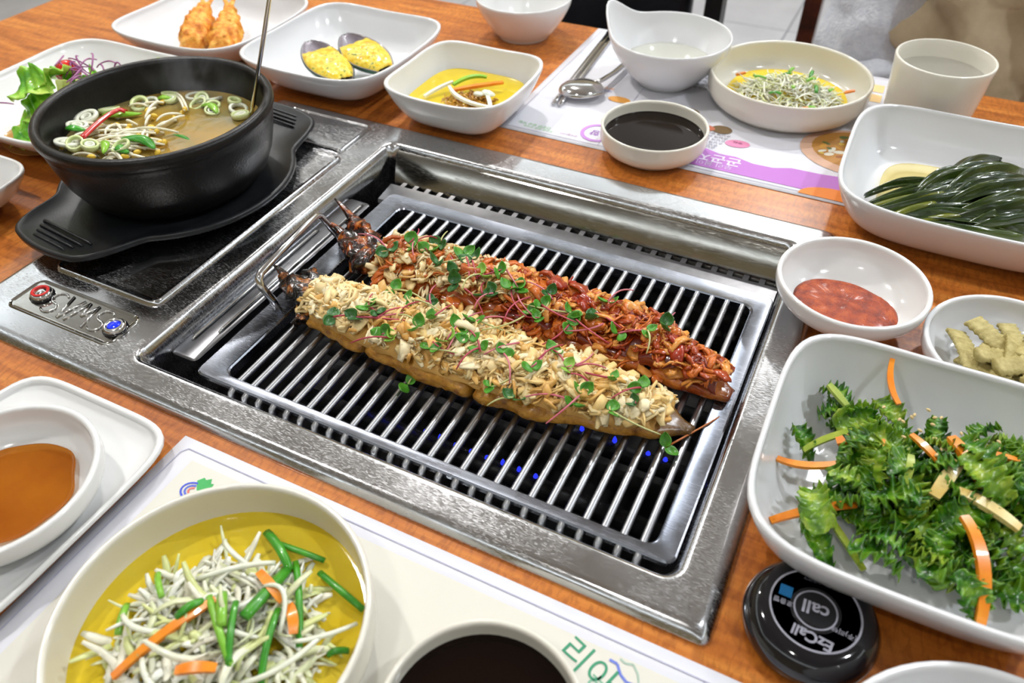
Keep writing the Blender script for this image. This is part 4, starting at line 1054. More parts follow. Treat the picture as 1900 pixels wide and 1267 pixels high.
# ---- kale salad
M['kale'] = pm('kale', [(.36, srgb(26, 70, 8)), (.5, srgb(56, 116, 14)), (.66, srgb(112, 154, 26))], rough=.35, scale=70, coat=.35, attr=True, crough=.2)
M['kale_y'] = pm('kale_pale', [(.36, srgb(70, 112, 18)), (.52, srgb(112, 154, 30)), (.66, srgb(164, 186, 60))], rough=.35, scale=70, coat=.35, attr=True, crough=.2)
kmes = []
for k in range(6):
    b = MB(); L = .034 + .004 * (k % 3); ph = k * 1.3
    def fn(u, v):
        w = .0120 * (math.sin(PI * min(.93, .12 + .80 * u ** .8)) ** .5) * (1 + .13 * math.sin(u * 40 + ph + (2 if v > 0 else 0)) * v * v)
        rz_ = .0042 * abs(v) ** 1.5 * math.sin(u * 32 + ph + 1.3 * v) + .0024 * abs(v) ** 2 * math.sin(u * 61 + ph * 2)
        return (L * u, v * w, rz_ + .010 * math.sin(PI * u) * (.4 + .2 * (k % 3)) + .003 * v * v)
    b.sheet(46, 13, fn, .00045)
    cols = []
    for i in range(46):
        for j in range(13):
            e = abs(-1 + 2 * j / 12); g = 1.25 if e < .12 else .85 + .35 * e
            cols.append((min(1, g), min(1, g), min(1, g * .9)))
    b.c = cols + cols
    kmes.append(b.mesh('kale_leaf'))
kmes2 = [m_.copy() for m_ in kmes]
for m_ in kmes: m_.materials.append(M['kale'])
for m_ in kmes2: m_.materials.append(M['kale_y'])
KC = (.6330, .1240)
rk = random.Random(77)
outline = [(.600, .165, .017), (.628, .150, .028), (.655, .150, .030), (.635, .120, .030), (.612, .125, .026), (.660, .118, .030), (.640, .090, .026), (.665, .085, .024), (.612, .095, .018), (.680, .130, .026), (.675, .160, .022)]
for i in range(150):
    ox_, oy_, oz_ = outline[i % len(outline)]
    x = ox_ + rk.gauss(0, .009); y = oy_ + rk.gauss(0, .009); z = .0085 + rk.uniform(.12, .96) * oz_
    me = (kmes2 if rk.random() < .26 else kmes)[rk.randrange(6)]
    s_ = rk.uniform(.42, .76)
    a = rk.uniform(0, 6.28)
    o = inst('kale_leaf', me, None, None, (x - .014 * math.cos(a), y - .014 * math.sin(a), z), (rk.gauss(0, .5), rk.gauss(-.05, .35), a), (s_, s_ * .95, s_ * 1.2))
    tag(o, 'frilly dressed kale leaf in the salad heap', 'kale', 'kale leaves in the heap')
o = inst('kale_leaf', kmes[1], None, None, (.5865, .0930, .0110), (.3, .1, -1.05), (.95, .5, 1)); tag(o, 'single frilly kale leaf curling onto the bare plate corner', 'kale')
o = inst('kale_leaf', kmes[2], None, None, (.5690, .1440, .0190), (.2, .2, -1.0), (.55, .4, .8)); tag(o, 'small dark kale piece stuck on the inner plate wall', 'kale')
M['stalk'] = pm('kale_stalk', [srgb(120, 150, 30), srgb(176, 186, 70)], rough=.35, scale=80, coat=.3)
M['onion'] = pm('dressed_onion', [srgb(214, 176, 84), srgb(232, 214, 150)], rough=.3, scale=60, coat=.4)
for i, (pts, w) in enumerate([([(.5640, .1150, .0190), (.580, .112, .0200), (.5990, .1220, .0270)], .0022), ([(.5700, .0760, .0140), (.588, .090, .0200), (.6080, .0990, .0230)], .0024), ([(.6090, .2010, .0400), (.609, .186, .0330), (.6180, .1720, .0330)], .0018), ([(.6540, .1010, .0390), (.668, .082, .0400), (.6700, .0560, .0200)], .0030), ([(.6440, .1500, .0410), (.654, .138, .0430), (.6620, .1230, .0400)], .0034), ([(.5910, .1330, .0280), (.602, .138, .0340), (.6140, .1370, .0340)], .0030), ([(.6250, .1440, .0400), (.633, .138, .0410), (.6400, .1320, .0390)], .0020), ([(.6560, .1500, .036), (.668, .152, .038), (.6800, .1560, .0340)], .0018)]):
    strip('carrot_strip', ('thin carrot strip reaching left from the middle of the kale', 'carrot strip reaching left near the single curled kale leaf', 'thin carrot strip climbing the rear plate wall behind the kale', 'long thick carrot strip hanging over the front right of the kale', 'wide carrot strip on top of the kale by the broad onion strip', 'short carrot stub at the left side of the kale heap', 'small carrot sliver at the top centre of the kale', 'small carrot sliver at the far right of the kale')[i], pts, w * 1.35, w * .7, M['carrot'], 'carrots in the kale salad', 'carrot')
for i, (pts, w, mt, lb) in enumerate([([(.5920, .0980, .0140), (.603, .083, .0170), (.6190, .0680, .0130)], .0022, 'stalk', 'green stalk lying on the bare front of the kale plate'), ([(.6400, .1080, .0380), (.6440, .120, .0430), (.6490, .1330, .0410)], .0042, 'onion', 'broad yellow onion strip upright in the kale salad'), ([(.6500, .1150, .0400), (.664, .112, .0420), (.6790, .1060, .0380)], .0036, 'onion', 'long pale onion strip at the right of the kale salad'), ([(.5790, .1710, .0330), (.584, .168, .0310), (.5920, .1620, .0290)], .0026, 'stalk', 'reddish green stalk sticking out behind the kale'), ([(.5760, .1250, .0210), (.584, .136, .0260), (.6010, .1450, .0310)], .0022, 'stalk', 'thin green stalk arching at the left of the kale'), ([(.6260, .1280, .0410), (.6270, .120, .0420), (.6260, .1100, .0380)], .0024, 'stalk', 'short green stalk in the middle of the kale')]):
    strip('stalk', lb, pts, w * 1.2, w * .6, M[mt], None, 'vegetable')
M['sesame'] = pm('sesame', [srgb(222, 190, 130), srgb(236, 214, 164)], rough=.4, scale=200)
sme = MB().lathe([(.0001, 0), (.0007, .0006), (.0009, .0014), (.0006, .0024), (.0001, .0029)], 8).mesh('sesame_seed')
for i in range(44):
    cl = [(.640, .128), (.658, .150), (.622, .160), (.672, .128), (.640, .145)][i % 5]
    x, y = cl[0] + rk.gauss(0, .007), cl[1] + rk.gauss(0, .007)
    o = inst('sesame_seed', sme, M['sesame'], None, (x, y, .0395 + rk.uniform(-.003, .002)), (1.5, rk.uniform(-.4, .4), rk.uniform(0, 6)))
    tag(o, 'toasted sesame seed sprinkled on the kale salad', 'sesame seed', 'sesame seeds on the kale')

# ---- chilli paste
M['paste'] = pm('chilli_paste', [(.34, srgb(124, 40, 8)), (.5, srgb(160, 60, 14)), (.66, srgb(184, 84, 28))], rough=.42, scale=120, coat=.04, bump=.8, bscale=620, crough=.12)
b = MB(); rings = []
for k, z in ((1.0, .0050), (1.03, .0068), (.97, .0085), (.88, .0096), (.7, .0102), (.45, .0104), (.2, .0104), (.01, .0104)):
    ring = []
    for i in range(56):
        t_ = 2 * PI * i / 56; w = 1 + .05 * nz(math.cos(t_), math.sin(t_), 0, 1.6, 6)
        x, y = .0345 * k * w * math.cos(t_), .0262 * k * w * math.sin(t_)
        ring.append((x, y, z + (.0016 * nz(x, y, 0, 130, 3) if k < .95 else 0)))
    rings.append(ring)
b.loft(rings, True, True, True)
tag(b.build('chilli_paste', M['paste'], None, True, (.5775, .2735, .0064), (0, 0, -.12)), 'grainy red-brown chilli paste in its round dish', 'sauce')

# ---- ridged crisps
M['crisp'] = pm('ridged_crisp', [srgb(150, 134, 72), srgb(196, 182, 122)], rough=.6, scale=160, bump=.4, bscale=500)
cms = []
for k in range(3):
    b = MB(); rings = []; n = 26; L = .030 + .004 * k; w = .0052 + .0008 * k
    for i in range(n + 1):
        u = i / n; q = 1 + .10 * math.sin(u * 2 * PI * 8.5); x = L * (u - .5); bend = .002 * math.sin(PI * u)
        rings.append([(x, w * q * math.cos(a), .0026 * q * math.sin(a) + bend + (.0012 if math.cos(a) ** 2 > .5 else 0)) for a in [2 * PI * (j + .5) / 8 for j in range(8)]])
    b.loft(rings, True, True, True); cms.append(b.mesh('ridged_crisp'))
for i in range(20):
    a = i * 2.4; q = .006 + .0014 * i
    x, y = .684 + q * math.cos(a) * 1.05, .2540 + q * math.sin(a) * .8
    if math.hypot(x - .679, y - .257) > .036: continue
    o = inst('ridged_crisp', cms[i % 3], M['crisp'], None, (x, y, .010 + .0125 * (1 - q / .04) + .002 * (i % 3)), (R.uniform(-.4, .4), R.uniform(-.35, .35), R.choice([1.2, 1.5, 1.9, .6, 2.4])))
    tag(o, 'pale ridged crisp stick in the round snack dish', 'crisp', 'ridged crisps')

# ---- dark pickled leaves
M['pickled'] = pm('pickled_leaf', [(.34, srgb(14, 28, 6)), (.5, srgb(36, 56, 12)), (.66, srgb(70, 84, 20))], rough=.22, scale=40, coat=.7, bump=.5, bscale=160, stretch=(.25, 1.6, 1), crough=.1)
M['pickle_liq'] = liquid('pickling_liquid', (.80, .64, .26, 1), (1, .92, .56, 1), .3)
pool('pickling_liquid', 'thin yellow pickling liquid in the leaf plate', 'dressing', (.6410, .4480, 0), sqr(.062, .056, 4), .0050, .0105, M['pickle_liq'], .97)
LV = [((.5700, .4300), (.6400, .4560), .007, .018), ((.5720, .4030), (.6600, .4700), .010, .022), ((.5730, .3980), (.6750, .4560), .011, .024), ((.5760, .3930), (.6820, .4420), .011, .020), ((.5860, .3890), (.6900, .4240), .012, .018), ((.5960, .3890), (.6850, .4080), .012, .014), ((.6080, .4140), (.6620, .5000), .012, .026), ((.6160, .4120), (.6740, .4860), .012, .030), ((.6240, .4060), (.6860, .4700), .012, .030), ((.6280, .4000), (.7000, .4520), .012, .026), ((.6360, .3960), (.7020, .4300), .012, .020), ((.6000, .4100), (.6560, .4760), .010, .024)]
for i, ((x0, y0), (x1, y1), w, zt_) in enumerate(LV):
    L = math.hypot(x1 - x0, y1 - y0) * 1.08; rz = math.atan2(y1 - y0, x1 - x0); b = MB(); ph = i * 1.7
    def fn(u, v):
        ww = w * (.32 + .68 * min(1, u * 2.2)) * (1 if u < .85 else max(.06, 1 - ((u - .85) / .15) ** 2))
        return (L * u, v * ww + .004 * math.sin(u * 5 + ph), zt_ * math.sin(PI * min(1, .10 + u * .72)) + .0036 * math.sin(v * 6.5 + ph + u * 3) * min(1, u * 3) - .004 * v * v)
    b.sheet(26, 15, fn, .0008)
    o = b.build('pickled_leaf', M['pickled'], None, True, (x0, y0, .0075 + .0006 * i), (0, 0, rz))
    tag(o, 'glossy dark green pickled leaf in the folded bundle', 'pickled leaf', 'pickled leaf bundle')
for i, (a, b_) in enumerate([((.5700, .4010, .0130), (.6250, .4270, .0300)), ((.5860, .3900, .0130), (.6200, .4120, .0280)), ((.6000, .3860, .0130), (.6420, .4080, .0260))]):
    strip('leaf_stem', ('leftmost olive stem end of the pickled leaf bundle', 'middle olive stem end of the pickled leaf bundle', 'olive stem end nearest the camera in the pickled leaf bundle')[i], [a, ((a[0] + b_[0]) / 2, (a[1] + b_[1]) / 2, (a[2] + b_[2]) / 2 + .006), b_], .0034, .0020, M['stalk_d'] if 'stalk_d' in M else M.setdefault('stalk_d', pm('pickled_stem', [srgb(78, 88, 18), srgb(124, 126, 36)], rough=.22, scale=60, coat=.6)), 'pickled leaf stems', 'leaf stem', 8)

# ---- lettuce salad
M['lettuce'] = pm('lettuce', [(.36, srgb(60, 150, 20)), (.55, srgb(128, 196, 40)), (.7, srgb(196, 222, 96))], rough=.35, scale=26, coat=.3)
M['lettuce_l'] = pm('lettuce_pale', [(.36, srgb(150, 196, 50)), (.55, srgb(206, 222, 100)), (.7, srgb(226, 234, 160))], rough=.35, scale=26, coat=.3)
lms = []
for k in range(4):
    b = MB(); ph = k * 2.1
    def fn(u, v):
        w = .026 * (math.sin(PI * min(.95, .14 + .8 * u)) ** .7)
        return (.062 * u, v * w, .012 * math.sin(PI * u) + .004 * abs(v) ** 2 * math.sin(u * 14 + ph + v) + .006 * v * v + .0016 * math.sin(u * 30 + v * 7 + ph))
    b.sheet(24, 13, fn, .0006); lms.append(b.mesh('lettuce_leaf'))
lms2 = [q.copy() for q in lms]
for q in lms: q.materials.append(M['lettuce'])
for q in lms2: q.materials.append(M['lettuce_l'])
rl = random.Random(5)
LT = [(-.158, .185, .012, .6), (-.140, .190, .016, 1.8), (-.170, .215, .020, 1.0), (-.150, .205, .030, .4), (-.165, .235, .034, 2.0), (-.130, .220, .034, 1.2), (-.150, .245, .040, .3), (-.120, .250, .030, 1.6), (-.115, .280, .026, .9), (-.140, .215, .044, 1.4), (-.165, .215, .046, .2), (-.110, .300, .030, .5), (-.120, .270, .036, 2.6)]
for i, (x, y, z, a) in enumerate(LT):
    s_ = rl.uniform(.5, .72)
    o = inst('lettuce_leaf', (lms2 if i % 3 == 2 else lms)[i % 4], None, None, (x, y, z), (rl.uniform(-.7, .7), rl.uniform(-.4, .3), a), (s_, s_, s_ * 1.2))
    tag(o, 'torn bright green lettuce leaf in the salad behind the pot', 'lettuce', 'lettuce leaves')
M['tomato'] = pm('tomato', [srgb(206, 24, 18), srgb(220, 44, 28)], rough=.12, scale=30, coat=.7)
b = MB().lathe([(.0005, 0), (.007, .0012), (.0112, .0062), (.0122, .0115), (.0100, .0180), (.0050, .0212), (.0005, .0216)], 28)
tag(b.build('cherry_tomato', M['tomato'], None, True, (-.1480, .2640, .0400), (.3, -.2, 0)), 'shiny red cherry tomato on the lettuce salad', 'tomato')
M['redcab'] = pm('red_cabbage', [srgb(126, 36, 110), srgb(186, 120, 170)], rough=.35, scale=60)
for i in range(22):
    x, y = -.118 + rl.gauss(0, .014), .262 + rl.gauss(0, .012); a = rl.uniform(0, 6.28); L = rl.uniform(.012, .030)
    strip('cabbage_shred', 'thin purple cabbage shred on the lettuce salad', [(x, y, .052 + rl.uniform(0, .012)), (x + L * .5 * math.cos(a + .5), y + L * .5 * math.sin(a + .5), .062 + rl.uniform(-.004, .008)), (x + L * math.cos(a), y + L * math.sin(a), .056 + rl.uniform(-.006, .008))], .0009, .0007, M['redcab'], 'purple cabbage shreds', 'cabbage', 5)
strip('cabbage_shred', 'lone purple cabbage shred poking out left of the lettuce', [(-.176, .212, .034), (-.186, .208, .036), (-.196, .205, .034)], .0008, .0007, M['redcab'], None, 'cabbage', 5)
M['dressing'] = liquid('orange_dressing', (.62, .32, .08, 1), (.9, .7, .4, 1), .6)
pool('salad_dressing', 'thin orange dressing pooled under the lettuce', 'dressing', (-.150, .215, 0), circ(.040, .15, 9), .0052, .0080, M['dressing'], .95)

# ---- fried shrimp
M['fried'] = pm('fried_crumb', [(.34, srgb(196, 104, 18)), (.5, srgb(228, 146, 34)), (.66, srgb(240, 184, 84))], rough=.55, scale=140, bump=.8, bscale=420)
def shrimp(path, rad, loc, label, seed):
    t = thing('fried_shrimp', label, 'fried shrimp', loc)
    P_ = [Vector(p) for p in path]; fine = []; fr = []
    for i in range(len(P_) - 1):
        for k in range(8):
            u = k / 8; fine.append(P_[i].lerp(P_[i + 1], u)); fr.append(rad[i] * (1 - u) + rad[i + 1] * u)
    fine.append(P_[-1]); fr.append(rad[-1])
    b = MB().tube(fine, fr, 26, .85)
    for i in range(len(b.v)):
        v = Vector(b.v[i]); q = Vector((nz(*v, 110, seed), nz(*v, 110, seed + 1), nz(*v, 110, seed + 2))) * .0050 + Vector((nz(*v, 420, seed), nz(*v, 420, seed + 3), nz(*v, 420, seed + 4))) * .0030
        b.v[i] = tuple(v + q)
    b.build('battered_body', M['fried'], t)
    e = P_[-1]; d = (P_[-1] - P_[-2]).normalized()
    for sg in (-1, 1):
        f = MB()
        def fn(u, v): return tuple(e + d * (.016 * u - .003) + Vector((-d.y, d.x, 0)) * (v * .004 * (1 - .5 * u) + sg * .006 * u) + Vector((0, 0, .002 * u)))
        f.sheet(8, 5, fn, .0012); f.build('tail_fin', M['fried'], t)
    return t
shrimp([(0, 0, .014), (-.014, .022, .018), (-.034, .052, .022), (-.052, .082, .026)], [.012, .019, .015, .006], (-.142, .408, .0050), 'crumbed fried shrimp at the left of its plate, tail pointing away', 2)
shrimp([(0, 0, .014), (-.012, .020, .018), (-.030, .048, .022), (-.050, .074, .030)], [.012, .018, .013, .005], (-.108, .418, .0050), 'crumbed fried shrimp at the right of its plate, tail raised', 6)

# ---- mussels
M['shell_out'] = pm('mussel_shell', [srgb(20, 36, 30), srgb(30, 84, 60)], rough=.2, scale=40, coat=.5)
M['shell_in'] = pm('mussel_pearl', [srgb(130, 118, 130), srgb(190, 184, 194)], rough=.18, scale=50, coat=.5)
M['topping'] = pm('cheesy_topping', [(.3, srgb(206, 156, 16)), (.45, srgb(236, 200, 40)), (.58, srgb(246, 220, 90)), (.66, srgb(80, 116, 20))], rough=.35, scale=150, bump=.7, bscale=300, coat=.3)
M['meat'] = pm('mussel_dark_lip', (.012, .010, .010, 1), rough=.3)
def mussel(tip, end, wid, label, seed):
    tip, end = Vector(tip), Vector(end); d = end - tip; L = d.length
    t = thing('topped_mussel', label, 'mussel', tip)
    rz = math.atan2(d.y, d.x); ry = -math.asin(d.z / L)
    def W_(u): return wid * (math.sin(PI * min(.93, .001 + u ** .9 * .92)) ** .8)
    def shell(u, v): return (L * u, W_(u) * math.sin(v * 1.45), .014 * (W_(u) / wid) * (1 - math.cos(v * 1.45)) - .013 * math.sin(PI * min(1, u * .9 + .08)))
    o = MB().sheet(28, 17, shell, .0012).build('shell', M['shell_out'], t, rot=(0, ry, rz))
    def lin(u, v): p = shell(.02 + u * .96, v * .97); return (p[0], p[1], p[2] + .0013)
    MB().sheet(26, 15, lin, .0003).build('shell_lining', M['shell_in'], t, rot=(0, ry, rz))
    def top_(u, v):
        q = .24 + .72 * u; p = shell(q, v * .90)
        k = max(0, (1 - v * v)) * math.sin(PI * min(1, .06 + u * .90)) ** .5
        return (p[0] + .002 * nz(u * 5, v * 3, 0, 1, seed), p[1], p[2] + .0012 + .019 * k + .0022 * k * nz(p[0], p[1], 0, 220, seed))
    MB().sheet(34, 25, top_, .001).build('yellow_topping', M['topping'], t, rot=(0, ry, rz))
    MB().tube([(L * .88, -.006, -.002), (L * .90, .000, .000), (L * .905, .007, .001)], [.002, .0036, .002], 8, .7).build('dark_lip', M['meat'], t, rot=(0, ry, rz))
    return t
mussel((-.0066, .4430, .0400), (.0668, .4060, .0200), .0225, 'mussel with yellow crumb topping, the left of the pair', 3)
mussel((.0230, .4680, .0430), (.0900, .4440, .0200), .0240, 'mussel with yellow crumb topping and green shell edge, right of the pair', 7)

# ---- chopsticks and spoon
for k, (dx, lb) in enumerate(((0, 'left of the pair'), (.0065, 'partly under the spoon, right of the pair'))):
    b = MB().tube([(.2615 + dx, .486, 0), (.2590 + dx, .520, 0), (.2500 + dx * .9, .645, 0), (.2465 + dx * .9, .692, 0)], [.0022, .0026, .0032, .0034], 8, .55)
    o = Vector((.2615 + dx, .486, .0030))
    b.v = [(v[0] - o.x, v[1] - o.y, v[2]) for v in b.v]
    tag(b.build('metal_chopstick', M['chrome'], None, True, o), 'flat steel chopstick on the far placemat, ' + lb, 'chopstick')
sp = thing('soup_spoon', 'steel spoon lying face down across the chopsticks', 'spoon', (.2790, .5180, .0010))
b = MB(); rings = []
for k, z in ((1.0, .0062), (1.0, .0072), (.93, .0098), (.78, .0122), (.5, .0138), (.2, .0143), (.01, .0143)):
    rings.append([(.0240 * k * math.cos(t_), .0195 * k * math.sin(t_), z) for t_ in [2 * PI * i / 40 for i in range(40)]])
b.loft(rings, True, True, True)
b.build('spoon_bowl', M['chrome'], sp, rot=(0, 0, .55))
MB().tube([(.010, .012, .0115), (.013, .022, .0100), (.0165, .050, .0075), (.020, .095, .0055), (.0245, .150, .0055), (.0265, .172, .0050)], [.0050, .0036, .0036, .0040, .0046, .0050], 8, .42).build('handle', M['chrome'], sp)

# ---- table call button
cb = thing('call_button', 'round glossy black call button with white rings and lettering', 'call button', (.6005, .0325, 0))
MB().lathe([(.028, 0), (.0312, .0015), (.0325, .0055), (.0322, .0090), (.0300, .0135), (.0262, .0165), (.0232, .0176), (.0005, .0178)], 64).build('dome', M['black_gloss'], cb)
M['print_w'] = pm('print_grey', srgb(176, 176, 190), rough=.5)
M['print_b'] = pm('print_blue', srgb(20, 110, 170), rough=.5)
def ringpart(r, w):
    b = MB(); b.lathe([(r, .0177), (r, .01795), (r - w, .01795), (r - w, .0177)], 64); b.build('printed_ring', M['print_w'], cb)
ringpart(.0216, .0010); ringpart(.0103, .0008)
text('printed_text', 'call', -.0002, .0005, .0098, PI, None, cb, .0180, .0002, M['print_w'])
text('printed_text', 'EzCall', .0010, -.0145, .0078, PI - .12, None, cb, .0180, .0002, M['print_w'])
text('printed_text', '1588-1077', .001, .0160, .0044, PI, None, cb, .0180, 0, pm('print_dim', srgb(96, 96, 110), rough=.5))
text('printed_text', '(주)리텍', .0140, -.0060, .0034, PI - .1, None, cb, .0180, 0, M['print_w'])
text('printed_text', '호출벨', -.0150, -.0020, .0034, PI, None, cb, .0180, 0, M['print_w'])
MB().box(-.0178, -.0118, .0010, .0070, .0177, .01795).build('printed_square', M['print_b'], cb, False)

# ================================================================ background: chairs and person
bc = thing('black_chair', 'black upholstered chair beyond the far table edge', 'chair', (.08, 1.00, FLOOR))
M['leather'] = pm('black_leather', [(.008, .009, .012, 1), (.018, .02, .028, 1)], rough=.4, scale=20, bump=.2, bscale=120)
M['blackmetal'] = pm('black_metal', (.006, .006, .007, 1), rough=.35)
def rbox(x0, x1, y0, y1, z0, z1, r):
    b = MB(); b.loft([rrect(x0 + r, x1 - r, y0 + r, y1 - r, r, z0), rrect(x0, x1, y0, y1, r * 2, z0 + r), rrect(x0, x1, y0, y1, r * 2, z1 - r), rrect(x0 + r, x1 - r, y0 + r, y1 - r, r, z1)], True, True, True); return b
rbox(-.21, .20, -.22, .20, .40, .47, .012).build('seat', M['leather'], bc)
rbox(-.20, .155, .10, .15, .50, .92, .012).build('backrest', M['leather'], bc)
for sx in (-.22, .195):
    MB().box(sx - .014, sx + .014, .10, .135, 0, .95).build('rear_post', M['blackmetal'], bc, False)
    MB().box(sx - .014, sx + .014, -.21, -.18, 0, .42).build('front_leg', M['blackmetal'], bc, False)
MB().box(-.22, .20, .112, .124, .52, .545).build('rail', M['blackmetal'], bc, False)
wc = thing('wooden_chair', 'dark red-brown wooden chair the person sits on', 'chair', (.63, 1.05, FLOOR))
rbox(-.22, .22, -.24, .22, .36, .395, .008).build('seat', M['darkwood'], wc)
for sx in (-.222, .222):
    MB().box(sx - .0145, sx + .0145, .235, .275, 0, .98).build('rear_post', M['darkwood'], wc, False)
    MB().box(sx - .018, sx + .018, -.23, -.19, 0, .425).build('front_leg', M['darkwood'], wc, False)
for sx in (-.155, -.08, 0, .08, .155): MB().box(sx - .012, sx + .012, .245, .262, .45, .93).build('back_slat', M['darkwood'], wc, False)
MB().box(-.222, .222, .238, .270, .91, .98).build('top_rail', M['darkwood'], wc, False)

pe = thing('person', 'seated person in a beige coat with a white fleecy sleeve behind the cup', 'person', (.735, 1.02, FLOOR + .455))
def skinned(name, verts, edges, rad, mat, parent, root=0, sub=2):
    me = bpy.data.meshes.new(name); me.from_pydata(verts, edges, []); me.update()
    o = inst(name, me, mat, parent)
    md = o.modifiers.new('skin', 'SKIN'); md.use_smooth_shade = True
    for i, r in enumerate(rad):
        me.skin_vertices[0].data[i].radius = r if isinstance(r, tuple) else (r, r)
        me.skin_vertices[0].data[i].use_root = (i == root)
    sb = o.modifiers.new('sub', 'SUBSURF'); sb.levels = sub; sb.render_levels = sub
    return o
M['skin'] = pm('skin', [srgb(214, 160, 132), srgb(226, 178, 150)], rough=.5, scale=20, sss=.1)
M['trouser'] = pm('trousers', [srgb(150, 108, 92), srgb(170, 124, 104)], rough=.8, scale=60)
M['coat'] = pm('beige_coat', [srgb(178, 160, 130), srgb(202, 184, 154)], rough=.8, scale=24, bump=.3, bscale=200)
M['fleece'] = pm('white_fleece', [srgb(206, 212, 224), srgb(226, 230, 238)], rough=.95, scale=120, bump=1, bscale=300)
M['hair'] = pm('dark_hair', (.012, .009, .008, 1), rough=.5)
V = [(0, 0, .06), (0, -.01, .20), (0, -.02, .36), (0, -.02, .47), (0, -.03, .55), (0, -.04, .62), (0, -.05, .70), (0, -.04, .77),
     (-.10, 0, .06), (-.09, -.36, .07), (-.09, -.40, -.38), (-.09, -.50, -.42), (.10, 0, .06), (.09, -.36, .07), (.09, -.40, -.38), (.09, -.50, -.42),
     (-.17, -.02, .45), (-.20, -.06, .20), (-.12, -.20, .145), (.17, -.02, .45), (.20, -.06, .20), (.12, -.20, .145)]
E_ = [(0, 1), (1, 2), (2, 3), (3, 4), (4, 5), (5, 6), (6, 7), (0, 8), (8, 9), (9, 10), (10, 11), (0, 12), (12, 13), (13, 14), (14, 15), (3, 16), (16, 17), (17, 18), (3, 19), (19, 20), (20, 21)]
rd = [(.15, .11), (.13, .10), (.15, .10), (.12, .08), .05, (.065, .075), (.075, .09), (.06, .075), .085, .062, .045, .035, .085, .062, .045, .035, .055, .045, .03, .055, .045, .03]
skinned('body', V, E_, rd, M['skin'], pe)
# hands: palm plus five fingers each
for sx in (-1, 1):
    hv = [(0, 0, 0), (-.02 * sx, -.03, -.005), (-.035 * sx, -.06, -.008)]; he = [(0, 1), (1, 2)]; hr = [(.024, .016), (.03, .014), (.028, .011)]
    for k in range(4):
        bx_ = -.035 * sx + (k - 1.5) * .014; i0 = len(hv); L = (.062, .07, .066, .052)[k]
        hv += [(bx_, -.066, -.006), (bx_ - .004 * sx, -.066 - L * .5, -.010), (bx_ - .006 * sx, -.066 - L * .9, -.026)]; he += [(2, i0), (i0, i0 + 1), (i0 + 1, i0 + 2)]; hr += [.009, .0085, .007]
    i0 = len(hv); hv += [(-.052 * sx, -.030, -.004), (-.068 * sx, -.058, -.012)]; he += [(1, i0), (i0, i0 + 1)]; hr += [.010, .008]
    o = skinned('hand', hv, he, hr, M['skin'], pe); o.location = (.12 * sx, -.20, .145)
# head details
MB().tube([(0, -.135, .70), (0, -.150, .675), (0, -.138, .665)], [.006, .012, .010], 10).build('nose', M['skin'], pe)
for sx in (-1, 1):
    MB().tube([(sx * .03 - .012, -.128, .705), (sx * .03, -.134, .706), (sx * .03 + .012, -.128, .705)], [.002, .006, .002], 8).build('eye', M['hair'], pe)
    MB().tube([(sx * .078, -.03, .66), (sx * .086, -.025, .69), (sx * .078, -.03, .72)], [.008, .014, .009], 8, .5).build('ear', M['skin'], pe)
MB().tube([(-.022, -.132, .638), (0, -.138, .637), (.022, -.132, .638)], [.003, .006, .003], 8, .6).build('mouth', pm('lips', srgb(176, 92, 86), rough=.4), pe)
b = MB(); rings = []
for i in range(10):
    a = i / 9 * PI * .56; rings.append([(.094 * math.sin(a) * math.cos(t_), -.035 + .108 * math.sin(a) * math.sin(t_), .705 + .125 * math.cos(a) - (.10 * (i / 9) ** 2 if math.sin(t_) > -.3 else 0)) for t_ in [2 * PI * k / 28 for k in range(28)]])
b.loft(rings, True, True, False); b.build('hair', M['hair'], pe)
# coat: torso shell with diagonal folds
b = MB(); rings = []
for i in range(40):
    u = i / 39; z = -.02 + u * .52
    wx = .185 + .03 * math.sin(PI * u) - .02 * u; wy = .145 - .03 * u
    if u > .86: wx *= 1 - ((u - .86) / .14) * .62; wy *= 1 - ((u - .86) / .14) * .42
    ring = []
    for k in range(90):
        a = 2 * PI * k / 90; c, s_ = math.cos(a), math.sin(a)
        x, y = wx * c, -.015 + wy * s_
        f_ = .016 * math.sin(x * 60 + z * 46 + 3 * nz(x, z, 0, 7)) + .014 * nz(x * 1.2, y, z, 18, 4) + .006 * nz(x, y, z, 50, 2)
        if s_ < -.2: f_ += .020 * math.sin(PI * u)
        ring.append((x + c * f_, y + s_ * f_, z))
    rings.append(ring)
b.loft(rings, True, True, True)
b.build('coat', M['coat'], pe)
for sx, mt, nm_ in ((-1, 'fleece', 'fleece_sleeve'), (1, 'coat', 'coat_sleeve')):
    pts = [(sx * .150, -.02, .455), (sx * .185, -.03, .38), (sx * .205, -.05, .27), (sx * .212, -.065, .19), (sx * .185, -.12, .150), (sx * .140, -.185, .148)]
    fine = []; fr = []; rr0 = [.06, .074, .070, .068, .060, .046]
    for i in range(5):
        for k in range(7): u = k / 7; fine.append(Vector(pts[i]).lerp(Vector(pts[i + 1]), u)); fr.append(rr0[i] * (1 - u) + rr0[i + 1] * u)
    fine.append(Vector(pts[-1])); fr.append(rr0[-1])
    b = MB().tube(fine, fr, 24)
    for i in range(len(b.v)):
        v = Vector(b.v[i]); b.v[i] = tuple(v + Vector((nz(*v, 30, 1), nz(*v, 30, 2), nz(*v, 30, 3))) * .010 + Vector((nz(*v, 110, 1), nz(*v, 110, 2), nz(*v, 110, 3))) * .004)
    b.build(nm_, M[mt], pe)
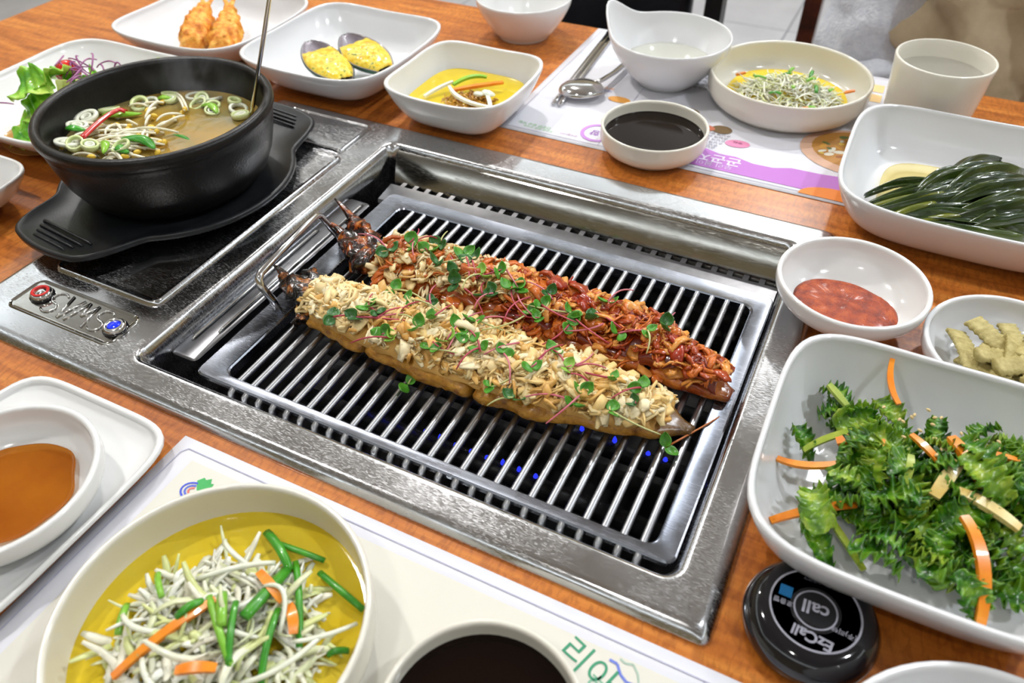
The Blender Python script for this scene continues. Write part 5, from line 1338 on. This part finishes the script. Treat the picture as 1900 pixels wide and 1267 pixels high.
skinned('trousers', [(0, .01, .05), (-.10, 0, .06), (-.09, -.35, .07), (-.09, -.40, -.30), (.10, 0, .06), (.09, -.35, .07), (.09, -.40, -.30)], [(0, 1), (1, 2), (2, 3), (0, 4), (4, 5), (5, 6)], [(.17, .12), .095, .075, .06, .095, .075, .06], M['trouser'], pe)

# ================================================================ steam over the pot
m_, nt, out = newmat('steam')
vol = N(nt, 'ShaderNodeVolumePrincipled'); nt.links.new(vol.outputs[0], out.inputs['Volume'])
vol.inputs['Color'].default_value = (.95, .96, 1, 1); vol.inputs['Anisotropy'].default_value = .2
tc = N(nt, 'ShaderNodeTexCoord'); mp = N(nt, 'ShaderNodeMapping'); mp.inputs['Scale'].default_value = (1, 1, .55); nt.links.new(tc.outputs['Object'], mp.inputs[0])
tn = N(nt, 'ShaderNodeTexNoise', Scale=38, Detail=3, Distortion=1.2); nt.links.new(mp.outputs[0], tn.inputs['Vector'])
ln = N(nt, 'ShaderNodeVectorMath', operation='LENGTH'); mp3 = N(nt, 'ShaderNodeMapping'); mp3.inputs['Scale'].default_value = (1 / .052, 1 / .040, 1 / .036)
nt.links.new(tc.outputs['Object'], mp3.inputs[0]); nt.links.new(mp3.outputs[0], ln.inputs[0])
fall = ramp(nt, ln.outputs['Value'], [(.1, (1, 1, 1, 1)), (1, (0, 0, 0, 1))])
wis = ramp(nt, tn.outputs[0], [(.46, (0, 0, 0, 1)), (.72, (1, 1, 1, 1))])
mu = N(nt, 'ShaderNodeMath', operation='MULTIPLY'); nt.links.new(fall.outputs[0], mu.inputs[0]); nt.links.new(wis.outputs[0], mu.inputs[1])
mu2 = N(nt, 'ShaderNodeMath', operation='MULTIPLY'); mu2.inputs[1].default_value = 14.0; nt.links.new(mu.outputs[0], mu2.inputs[0])
nt.links.new(mu2.outputs[0], vol.inputs['Density'])
b = MB(); b.lathe([(.001, -.034), (.026, -.030), (.044, -.016), (.050, 0), (.044, .018), (.026, .031), (.001, .034)], 24)
o = b.build('steam_wisp', m_, None, True, (.0500, .2360, .0960)); tag(o, 'faint white steam rising from the back of the black pot', 'steam', None, 'stuff')
scene.cycles.max_bounces = 8; scene.cycles.diffuse_bounces = 3; scene.cycles.glossy_bounces = 4; scene.cycles.transparent_max_bounces = 12
scene.cycles.transmission_bounces = 4
